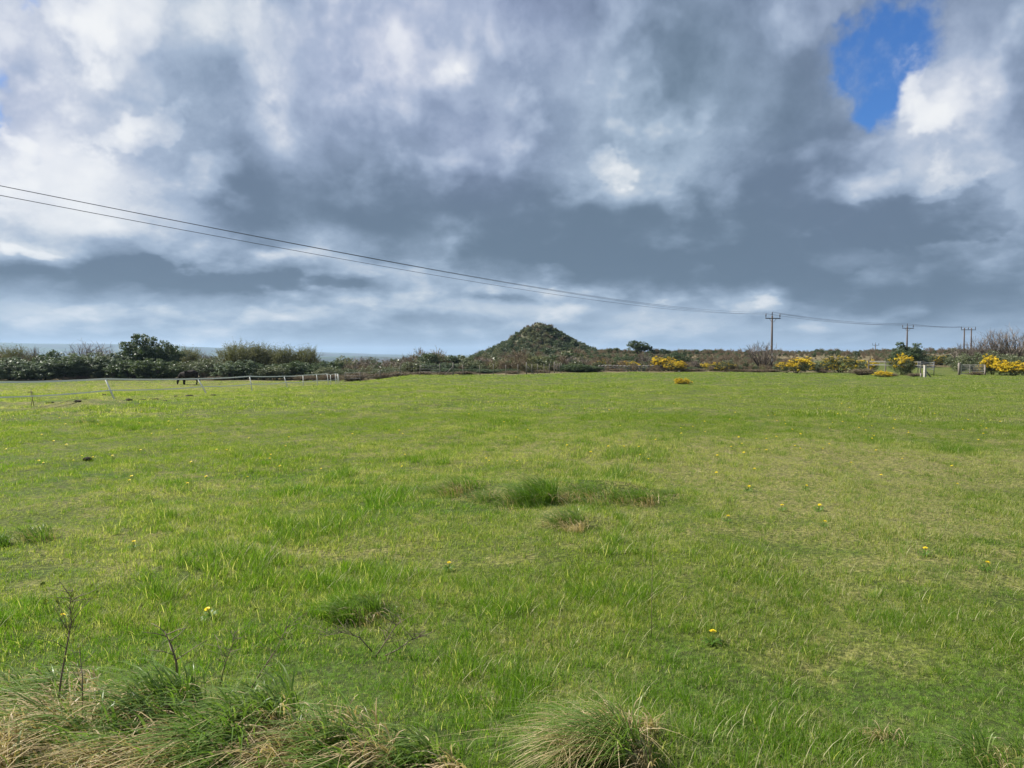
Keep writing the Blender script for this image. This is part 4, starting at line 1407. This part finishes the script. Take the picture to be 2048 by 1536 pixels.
p1 = power_pole(1543, 624, 111, 'nearest and tallest power pole with pale plates on its shaft', sign=True, rot=.35)
p2 = power_pole(1813, 647, 150, 'single power pole rising behind the dark wind-shaped tree', rot=.25)
p3 = power_pole(1926 + 8, 651, 165, 'twin-legged power pole among the bare trees on the right', arm=2.4, rot=.1, twin=True)
p4 = power_pole(1750, 685, 270, 'smallest and farthest power pole standing alone on the heath skyline', base_drop=9.0, rot=.2)
d0 = Vector((math.cos(-1.0), math.sin(-1.0), 0))
left_end = Vector((-29.5, -4.0, 7.75))
vp = (p1[2] - left_end)
side = Vector((vp.y, -vp.x, 0)).normalized()
p0 = [left_end + side * -.6 + Vector((0, 0, -.1)), left_end + side * .9 + Vector((0, 0, -.18)), left_end]


def cable(a, b, sag, label, r=.010):
    q = [a.lerp(b, i / 40) - Vector((0, 0, sag * 4 * (i / 40) * (1 - i / 40))) for i in range(41)]
    mb = MB()
    o0 = q[0]
    mb.tube([v - o0 for v in q], [r] * 41, 5)
    o = obj('overhead_wire', mb.mesh('overhead_wire', M['wire'], True), loc=o0)
    tag(o, label, 'wire', 'overhead wires of the power line')


for i, w in enumerate(('left', 'right', 'middle')):
    cable(p0[i], p1[i], 1.7, {'left': 'lowest of the long wires sweeping from the upper left to the nearest pole', 'right': 'long wire sweeping from the upper left to the right arm of the nearest pole',
                              'middle': 'long wire sweeping from the upper left to the top of the nearest pole'}[w])
    cable(p1[i], p2[i], .5, 'wire from the nearest pole to the %s insulator of the pole by the dark tree' % w, .02)
    cable(p2[i], p3[i], .25, 'wire from the pole by the dark tree to the %s insulator of the twin pole' % w, .02)

# ================================================================== pony
def pony():
    Y = 80.0
    b = at(378, Y)
    root = empty('pony', (b.x, b.y, b.z))
    tag(root, 'dark brown pony grazing with its head down behind the electric fence', 'pony')
    bm_v, bm_e, rad = [], [], []

    def chain(pts, start=None):
        prev = start
        for (x, y, z, r) in pts:
            bm_v.append((x, y, z))
            rad.append(r)
            i = len(bm_v) - 1
            if prev is not None:
                bm_e.append((prev, i))
            prev = i
        return prev
    # spine: 0 loin, then to the rump, and forward to the head (faces left)
    chain([(.15, 0, .95, .42)])
    rump = chain([(.48, 0, 1.02, .38), (.70, 0, .95, .27)], 0)
    chest = chain([(-.15, 0, .94, .43), (-.45, 0, 1.0, .36)], 0)
    neck = chain([(-.68, 0, .95, .25), (-.86, 0, .74, .19), (-.97, 0, .50, .14)], chest)
    head = chain([(-1.03, 0, .36, .115), (-1.06, 0, .20, .085), (-1.05, 0, .07, .062), (-1.03, 0, .035, .05)], neck)
    for s, ox in ((1, 0.0), (-1, .12)):
        chain([(.58 + ox, s * .13, .74, .17), (.52 + ox, s * .14, .58, .11), (.66 + ox, s * .14, .42, .078), (.64 + ox, s * .14, .2, .06), (.60 + ox, s * .14, .07, .066), (.57 + ox, s * .14, .02, .055)], 1)
    for s, ox in ((1, -.10), (-1, .10)):
        chain([(-.45 + ox * .4, s * .13, .70, .13), (-.46 + ox, s * .13, .45, .08), (-.46 + ox, s * .13, .25, .062), (-.47 + ox, s * .13, .08, .064), (-.49 + ox, s * .13, .02, .055)], chest)
    me = bpy.data.meshes.new('body')
    me.from_pydata(bm_v, bm_e, [])
    me.materials.append(M['coat'])
    o = obj('body', me, root)
    md = o.modifiers.new('skin', 'SKIN')
    md.use_smooth_shade = True
    for i, r in enumerate(rad):
        me.skin_vertices[0].data[i].radius = (r, r * (.86 if i < 7 else 1))
        me.skin_vertices[0].data[i].use_root = i == 0
    o.modifiers.new('sub', 'SUBSURF').levels = 2
    o.modifiers['sub'].render_levels = 2
    r2 = np.random.default_rng(4)
    mb = MB()
    for i in range(70):                               # mane hanging from the crest
        t = r2.random()
        p = Vector((-.62, 0, 1.17)).lerp(Vector((-1.0, 0, .62)), t) + Vector((.02, r2.normal(0, .03), 0))
        mb.tube([p, p + Vector((-.05, -.12, -.10)), p + Vector((-.06, -.15, -.26))], [.02, .018, .005], 4)
    obj('mane', mb.mesh('mane', M['mane'], True), root)
    mb = MB()
    for i in range(40):
        p = Vector((.86, r2.normal(0, .025), 1.04))
        mb.tube([p, p + Vector((.10, r2.normal(0, .03), -.12)), p + Vector((.10, r2.normal(0, .05), -.45)), p + Vector((.06, r2.normal(0, .06), -.78))], [.025, .025, .02, .006], 4)
    obj('tail', mb.mesh('tail', M['mane'], True), root)
    for s in (-1, 1):
        mb = MB()
        mb.tube([(-.965, s * .07, .50), (-.93, s * .10, .57), (-.92, s * .10, .64)], [.035, .035, .006], 6)
        obj('ear', mb.mesh('ear', M['coat'], True), root)
    root.scale = (1.15, 1.15, 1.15)
    return root


pony()

# ================================================================== tussocks
rt = np.random.default_rng(5)


def tufts(n_, spread, lmin, lmax, w, lean, segs, wind, droop, ragged):
    """several unequal sub-tufts spread irregularly, shorter towards the rim"""
    Vs, Fs, Ts, off = [], [], [], 0
    k = max(1, int(ragged))
    wts = rt.dirichlet(np.full(k, 1.2))
    for j in range(k):
        m_ = max(4, int(n_ * wts[j]))
        a, r = rt.uniform(0, 6.283), spread * math.sqrt(rt.random()) * (1 if k > 1 else 0)
        sc = (1.05 - 0.55 * (r / spread) ** 1.5) * rt.uniform(.75, 1.1)
        v, f, t = blades(rt, m_, spread * rt.uniform(.28, .5) if k > 1 else spread, lmin * sc, lmax * sc, w, lean, segs, (wind[0] * rt.uniform(.5, 1.3), wind[1] + rt.normal(0, .12)), droop)
        v[:, 0] += r * math.cos(a)
        v[:, 1] += r * math.sin(a)
        Vs.append(v)
        Fs.append(f + off)
        Ts.append(np.clip(t * .7 + rt.uniform(0, .3), 0, 1))
        off += len(v)
    return np.concatenate(Vs), np.concatenate(Fs), np.concatenate(Ts)


def tussock(loc, label, green, dry, spread, lmin, lmax, wind=(-.55, 0), droop=.85, w=.0075, dark=False, ragged=7):
    root = empty('grass_tussock', loc)
    tag(root, label, 'tussock', 'long grass tussocks')
    if dry:
        v, f, t = tufts(int(dry * .8), spread, lmin * .7, lmax * .9, w * .8, .6, 6, (wind[0] * .8, wind[1] - .1), droop * 1.2, ragged)
        obj('dead_blades', new_mesh('dead_blades', v, f, M['dry_blade'], t), root)
    if green:
        v, f, t = tufts(int(green * .75), spread * .95, lmin, lmax, w, .4, 7, wind, droop, ragged)
        obj('green_blades', new_mesh('green_blades', v, f, M['dark_blade' if dark else 'green_blade'], t), root)
    return root


tussock(hit(1205, 1500), 'big isolated tussock with brown base at the bottom, right of the middle', 560, 900, .19, .34, .66, (-.75, 0), 1.0)
tussock(hit(1290, 1460), 'small straw coloured tuft to the right of the big bottom tussock', 40, 220, .09, .14, .28)
tussock(hit(1085, 1005), 'largest dark green tussock in the middle of the field', 1300, 260, .46, .44, .84, dark=True)
tussock(hit(1190, 1000), 'dark tussock on the right shoulder of the largest mid-field tussock', 860, 240, .38, .34, .66, dark=True)
tussock(hit(930, 985), 'dark tussock left of the largest mid-field tussock', 700, 300, .40, .28, .54, dark=True)
tussock(hit(1275, 1005), 'right-hand tussock of the mid-field tussock row', 620, 200, .34, .28, .56, dark=True)
tussock(hit(845, 985), 'low bright tussock at the far left end of the mid-field row', 360, 60, .34, .14, .30)
tussock(hit(1340, 995), 'thin low tussock at the far right end of the mid-field row', 280, 80, .26, .14, .30)
tussock(hit(1040, 1015), 'bright green tussock in front of the largest dark one', 320, 60, .28, .16, .34)
tussock(hit(1140, 1055), 'tussock with dead base just in front of the mid-field row', 420, 340, .22, .30, .60)
tussock(hit(975, 1000), 'low green tussock between the left and the largest mid-field tussock', 460, 110, .34, .2, .4)
tussock(hit(720, 1235), 'lush dark green tussock left of the middle, below the field row', 520, 60, .18, .2, .4, dark=True)
tussock(hit(790, 1225), 'bright green tuft beside the lush dark one', 200, 10, .14, .08, .18)
tussock(hit(50, 1080), 'dark tussock by itself at the left edge of the field', 500, 90, .26, .22, .42, dark=True)
tussock(hit(990, 1410), 'small dark tuft left above the big bottom tussock', 160, 90, .10, .08, .2)
tussock(hit(2010, 1525), 'long green tussock in the bottom right corner', 260, 60, .18, .18, .4)
tussock(hit(1770, 1475), 'small brownish tuft near the bottom right corner', 90, 150, .1, .1, .22)
tussock(hit(1400, 1235), 'low dark tuft right of the middle of the picture', 110, 40, .1, .05, .12)
tussock(hit(400, 1110), 'low dark tuft in the left half of the field', 160, 30, .18, .08, .18)
tussock(hit(630, 1080), 'low green tuft left of the mid-field tussock row', 160, 30, .2, .08, .16)
tussock(hit(185, 825), 'wide green tussock bank beside the electric fence', 300, 30, .8, .12, .3, w=.016)
tussock(hit(90, 828), 'green tussock bank at the left end of the electric fence', 260, 60, .8, .12, .3, w=.016)
tussock(hit(1090, 808), 'weedy taller tuft in the far middle of the field', 140, 40, .7, .12, .3, w=.016)
tussock(hit(2020, 790), 'dark tuft near the right edge in front of the bright gorse', 160, 30, .6, .2, .42, w=.02)
tussock(hit(1930, 775), 'dark tuft in front of the field gate', 140, 20, .6, .2, .42, w=.02)
tussock(hit(170, 845), 'dark weed clump next to the leaning fence post', 120, 60, .3, .2, .4, w=.016)
# the matted bank of long grass along the bottom left
for k_, (px, py, g_, d_, sp_r, l0, l1, lab) in enumerate([
        (60, 1500, 160, 520, .26, .22, .48, 'straw coloured mat of dead grass in the bottom left corner'),
        (210, 1460, 160, 420, .24, .22, .46, 'dead brown tussock right of the corner mat, below the upright bramble'),
        (340, 1520, 120, 520, .22, .22, .46, 'combed brown dead tussock at the bottom, second quarter of the frame'),
        (330, 1425, 260, 120, .20, .2, .42, 'grey green tussock with bent pale blades below the bramble stub'),
        (480, 1480, 420, 180, .24, .22, .46, 'green tussock sweeping left, beside the combed brown one'),
        (590, 1450, 420, 90, .22, .22, .46, 'tall green tussock with pale shining tips in the bottom left'),
        (690, 1510, 360, 220, .24, .2, .42, 'green and straw tussock at the bottom, left of the gap'),
        (840, 1530, 240, 160, .18, .16, .34, 'low tussock at the bottom edge, nearest the big isolated one'),
        (120, 1400, 200, 200, .2, .16, .34, 'thin pale tussock round the foot of the upright bramble'),
        (520, 1530, 160, 420, .24, .2, .42, 'dead straw tussock at the very bottom between green ones'),
        (20, 1400, 200, 100, .2, .2, .36, 'pale green tussock at the left edge above the corner mat')]):
    tussock(hit(px, min(py, 1530)), lab, int(g_ * 1.25), int(d_ * 1.2), sp_r * 1.1, l0 * 1.3, l1 * 1.3, (-.7, -.12), .95, .011)

# ================================================================== bramble and dead stems
def stem_thing(px, py, name, label, cat, pts, r0, leaves=0, side=5, seed=0, scale=1.0):
    b = hit(px, py)
    root = empty(name, b)
    tag(root, label, cat)
    r = np.random.default_rng(seed)
    mb = MB()
    q = [Vector(p) * scale for p in pts]
    mb.tube(q, list(np.linspace(r0, r0 * .35, len(q))), 6)
    obj('stem', mb.mesh('stem', M['stem'], True), root)
    tw = MB()
    tips = []
    for i in range(side):
        t = r.uniform(.3, 1)
        k_ = min(int(t * (len(q) - 1)), len(q) - 2)
        p = q[k_].lerp(q[k_ + 1], t * (len(q) - 1) - k_)
        d = Vector((r.normal(0, .7), r.normal(0, .5), r.uniform(.1, .9))).normalized() * r.uniform(.04, .2) * scale
        e = p + d
        tw.tube([p, p + d * .5 + Vector(r.normal(0, .008, 3)), e], [r0 * .4, r0 * .3, r0 * .15], 5)
        tips.append(e)
    if side:
        obj('side_twigs', tw.mesh('side_twigs', M['stem'], True), root)
    if leaves:
        c = np.array([tuple(tips[r.integers(len(tips))] + Vector(r.normal(0, .02, 3))) for _ in range(leaves)])
        v, f, t = leaf_cards(r, c, np.full(leaves, .015), 2, .009, .3, .6)
        obj('leaves', new_mesh('leaves', v, f, M['fresh'], t), root)


stem_thing(115, 1420, 'bramble_cane', 'upright leafless bramble stem with pale tip at the left', 'bramble', [(0, 0, 0), (.02, 0, .15), (.05, 0, .3), (.075, 0, .42), (.07, 0, .5), (.085, 0, .58)], .005, 40, 18, 1)
stem_thing(355, 1360, 'bramble_cane', 'short thick bramble stub with a leafy tip', 'bramble', [(0, 0, 0), (-.005, 0, .1), (-.03, 0, .19), (-.065, 0, .27)], .008, 16, 9, 2)
stem_thing(440, 1370, 'bramble_cane', 'thin reddish bramble stems leaning right beside the stub', 'bramble', [(0, 0, 0), (.03, 0, .12), (.07, 0, .22), (.085, 0, .3)], .0035, 14, 18, 3)
stem_thing(490, 1400, 'bramble_cane', 'long bramble cane slanting up to the right', 'bramble', [(0, 0, 0), (.08, 0, .14), (.16, 0, .26), (.22, 0, .38)], .004, 16, 14, 4)
stem_thing(165, 1440, 'bramble_cane', 'slim dark bramble stem right of the upright one', 'bramble', [(0, 0, 0), (.005, 0, .2), (-.01, 0, .36)], .0035, 20, 10, 5)
for i, (px, py, lab, pts) in enumerate([
        (745, 1310, 'dead branching cane arching left in the grass', [(0, 0, .02), (-.08, 0, .11), (-.18, 0, .14), (-.30, .02, .11)]),
        (750, 1315, 'dead branching cane leaning right in the grass', [(0, 0, .0), (.06, 0, .09), (.11, 0, .17), (.17, 0, .24)]),
        (770, 1318, 'low dead cane lying to the right in the grass', [(0, 0, .02), (.08, 0, .06), (.16, 0, .12), (.22, 0, .14)])]):
    stem_thing(px, py, 'dead_cane', lab, 'cane', pts, .0042, 0, 20, 10 + i)
stem_thing(1303, 1275, 'grass_stalk', 'tall thin upright dead grass stalk right of the middle', 'stalk', [(0, 0, 0), (0, 0, .25), (.002, 0, .5), (.001, 0, .62)], .0022, 0, 0, 20)
for i, (px, py, lab) in enumerate([(68, 812, 'left one of two thin weed stalks by the electric fence'), (62, 813, 'right-leaning thin weed stalk by the electric fence')]):
    stem_thing(px, py, 'weed_stalk', lab, 'stalk', [(0, 0, 0), (-.05 + .12 * i, 0, .3), (-.12 + .14 * i, 0, .6)], .012, 0, 4, 30 + i)

# ================================================================== dandelions
rd = np.random.default_rng(9)
mb = MB()
vs, fs = [], []
for ring, (nn, rr, zz_, ln) in enumerate(((16, .020, .0, .012), (13, .013, .004, .012), (9, .006, .008, .010))):
    for k_ in range(nn):
        a = 2 * math.pi * (k_ + .5 * ring) / nn
        c, s = math.cos(a), math.sin(a)
        w = .0035
        i0 = len(vs)
        vs += [(c * (rr - ln) - s * w, s * (rr - ln) + c * w, zz_), (c * (rr - ln) + s * w, s * (rr - ln) - c * w, zz_), (c * rr + s * w * .8, s * rr - c * w * .8, zz_ + .005), (c * rr - s * w * .8, s * rr + c * w * .8, zz_ + .005)]
        fs.append((i0, i0 + 1, i0 + 2, i0 + 3))
mb.add(vs, fs, .6)
head_me = mb.mesh('flower_head', M['petal'])
mb = MB()
mb.tube([(0, 0, -.08), (.002, 0, -.04), (0, 0, 0)], [.0025, .0022, .003], 5)
stalk_me = mb.mesh('flower_stalk', M['fresh'], True)
vs, fs = [], []
for k_ in range(8):                                 # flat rosette of toothed leaves at the foot of the stalk
    a = 2 * math.pi * k_ / 8 + .3 * math.sin(k_ * 5)
    c, s_ = math.cos(a), math.sin(a)
    i0 = len(vs)
    for t, w in ((.005, .003), (.017, .008), (.025, .004), (.037, .010), (.045, .005), (.055, .009), (.068, .001)):
        z = -.066 + .022 * math.sin(t * 34)
        vs += [(c * t - s_ * w, s_ * t + c * w, z), (c * t + s_ * w, s_ * t - c * w, z)]
    fs += [(i0 + 2 * j, i0 + 2 * j + 1, i0 + 2 * j + 3, i0 + 2 * j + 2) for j in range(6)]
mb = MB()
mb.add(vs, fs, .1)
rosette_me = mb.mesh('leaf_rosette', M['dark_blade'])
near = [(1425, 1287, 'large yellow dandelion nearest the viewer, right of the middle', 1.15), (415, 1240, 'yellow dandelion above the bramble stub in the left foreground', 1.0), (898, 1143, 'yellow dandelion between the lush dark tussock and the mid-field row', .9),
        (268, 1099, 'yellow dandelion in the left half, level with the lone left tussock', .9), (126, 1252, 'yellow dandelion behind the upright bramble stem', .8), (1498, 984, 'yellow dandelion right of the mid-field tussock row', 1.1),
        (1456, 1046, 'yellow dandelion right of the small front tussock of the field row', 1.0), (1564, 1023, 'left one of two dandelions side by side in the right half', 1.0), (1639, 1023, 'right one of two dandelions side by side in the right half', 1.1),
        (1650, 1057, 'yellow dandelion just below the right one of the side by side pair', .9), (1850, 1113, 'yellow dandelion in the right foreground grass, left of another', 1.0), (1975, 1143, 'lowest yellow dandelion close to the right edge', 1.1),
        (1613, 982, 'small dandelion in the pale dry grass of the right half', .9)]
far = []
while len(far) < 150:
    px, py = rd.uniform(0, 2048), 790 + 190 * rd.random() ** 1.3
    w = 0.2 + 0.8 * math.exp(-((px - 1700) / 380) ** 2 - ((py - 862) / 40) ** 2) + 0.4 * math.exp(-((px - 280) / 220) ** 2 - ((py - 890) / 50) ** 2)
    if rd.random() < w and not (px < 640 and py < 815):
        far.append((px, py, None, rd.uniform(.75, 1.15)))
for px, py, lab, s in near + far:
    p = hit(px, py)
    root = empty('dandelion', (p.x, p.y, p.z + .075))
    root.rotation_euler = (rd.normal(.35, .2), rd.normal(0, .2), rd.uniform(0, 6.28))
    root.rotation_euler = (rd.normal(.3, .15), rd.normal(0, .15), 0)
    root.scale = (s, s, s)
    tag(root, lab or 'small yellow dandelion dotted among many across the distant field', 'dandelion', 'dandelions dotted across the field')
    obj('flower_head', head_me, root)
    obj('flower_stalk', stalk_me, root)
    if lab:
        obj('leaf_rosette', rosette_me, root)

# ================================================================== dung and soil lumps
rl = np.random.default_rng(13)
lump = []
for i in range(3):
    bm = bmesh.new()
    bmesh.ops.create_icosphere(bm, subdivisions=2, radius=.5)
    for v in bm.verts:
        v.co = v.co * (1 + .22 * mnoise.noise(v.co * 3.1 + Vector((i * 7, 0, 0)))) + Vector((0, 0, .12 * mnoise.noise(v.co * 6)))
    me = bpy.data.meshes.new('dung_pile')
    bm.to_mesh(me)
    bm.free()
    me.materials.append(M['soil'])
    me.polygons.foreach_set('use_smooth', np.ones(len(me.polygons), dtype=bool))
    lump.append(me)
for k_, (px, py) in enumerate([(258, 800), (268, 800), (303, 798), (312, 799), (285, 801), (252, 787), (292, 776), (155, 803), (100, 806), (95, 782), (352, 793), (379, 792), (427, 791), (428, 784), (60, 785), (596, 774), (438, 769), (210, 790), (330, 803), (230, 797)]):
    p = hit(px, py)
    o = obj('dung_pile', lump[k_ % 3], loc=(p.x, p.y, p.z + .01))
    s = rl.uniform(.12, .26)
    o.scale = (s * 1.5, s, s * .4)
    o.rotation_euler.z = rl.uniform(0, 6.28)
    tag(o, 'small dark dung pile on the grazed grass inside the pony paddock', 'dung pile', 'dung piles in the pony paddock')
for px, py, lab in ((175, 921, 'single dark molehill in the bright green grass on the left'),):
    p = hit(px, py)
    o = obj('molehill', lump[1], loc=(p.x, p.y, p.z + .02))
    o.scale = (.16, .12, .08)
    tag(o, lab, 'molehill')
p = hit(1358, 744.5)
p = at(1358, 100)
o = obj('pale_stone', protos[2], loc=(p.x, p.y, p.z + .1))
o.scale = (.35, .3, .3)
tag(o, 'small white stone lying at the field edge beside the gorse', 'stone')

# ================================================================== haze
HZ = 14000.0
bm = bmesh.new()
bmesh.ops.create_cube(bm, size=1.0)
zlo, zhi = float(gzv.min()) - 1.0, max(float(gzv.max()), 22.0) + 3.0
for v in bm.verts:
    v.co = Vector((v.co.x * 2 * HZ * 1.1, v.co.y * 2 * HZ * 1.1, zlo if v.co.z < 0 else zhi))
hm_ = bpy.data.meshes.new('haze')
bm.to_mesh(hm_)
bm.free()
hmat, n = new_mat('haze')
vol = n('ShaderNodeVolumePrincipled', {'Color': (0.54, 0.75, 1.0, 1), 'Density': HAZE_DENSITY, 'Anisotropy': 0.2})
n.t.links.new(vol.outputs[0], n('ShaderNodeOutputMaterial').inputs['Volume'])
hm_.materials.append(hmat)
tag(obj('haze', hm_), 'thin blue haze over the distant plain', kind='stuff')
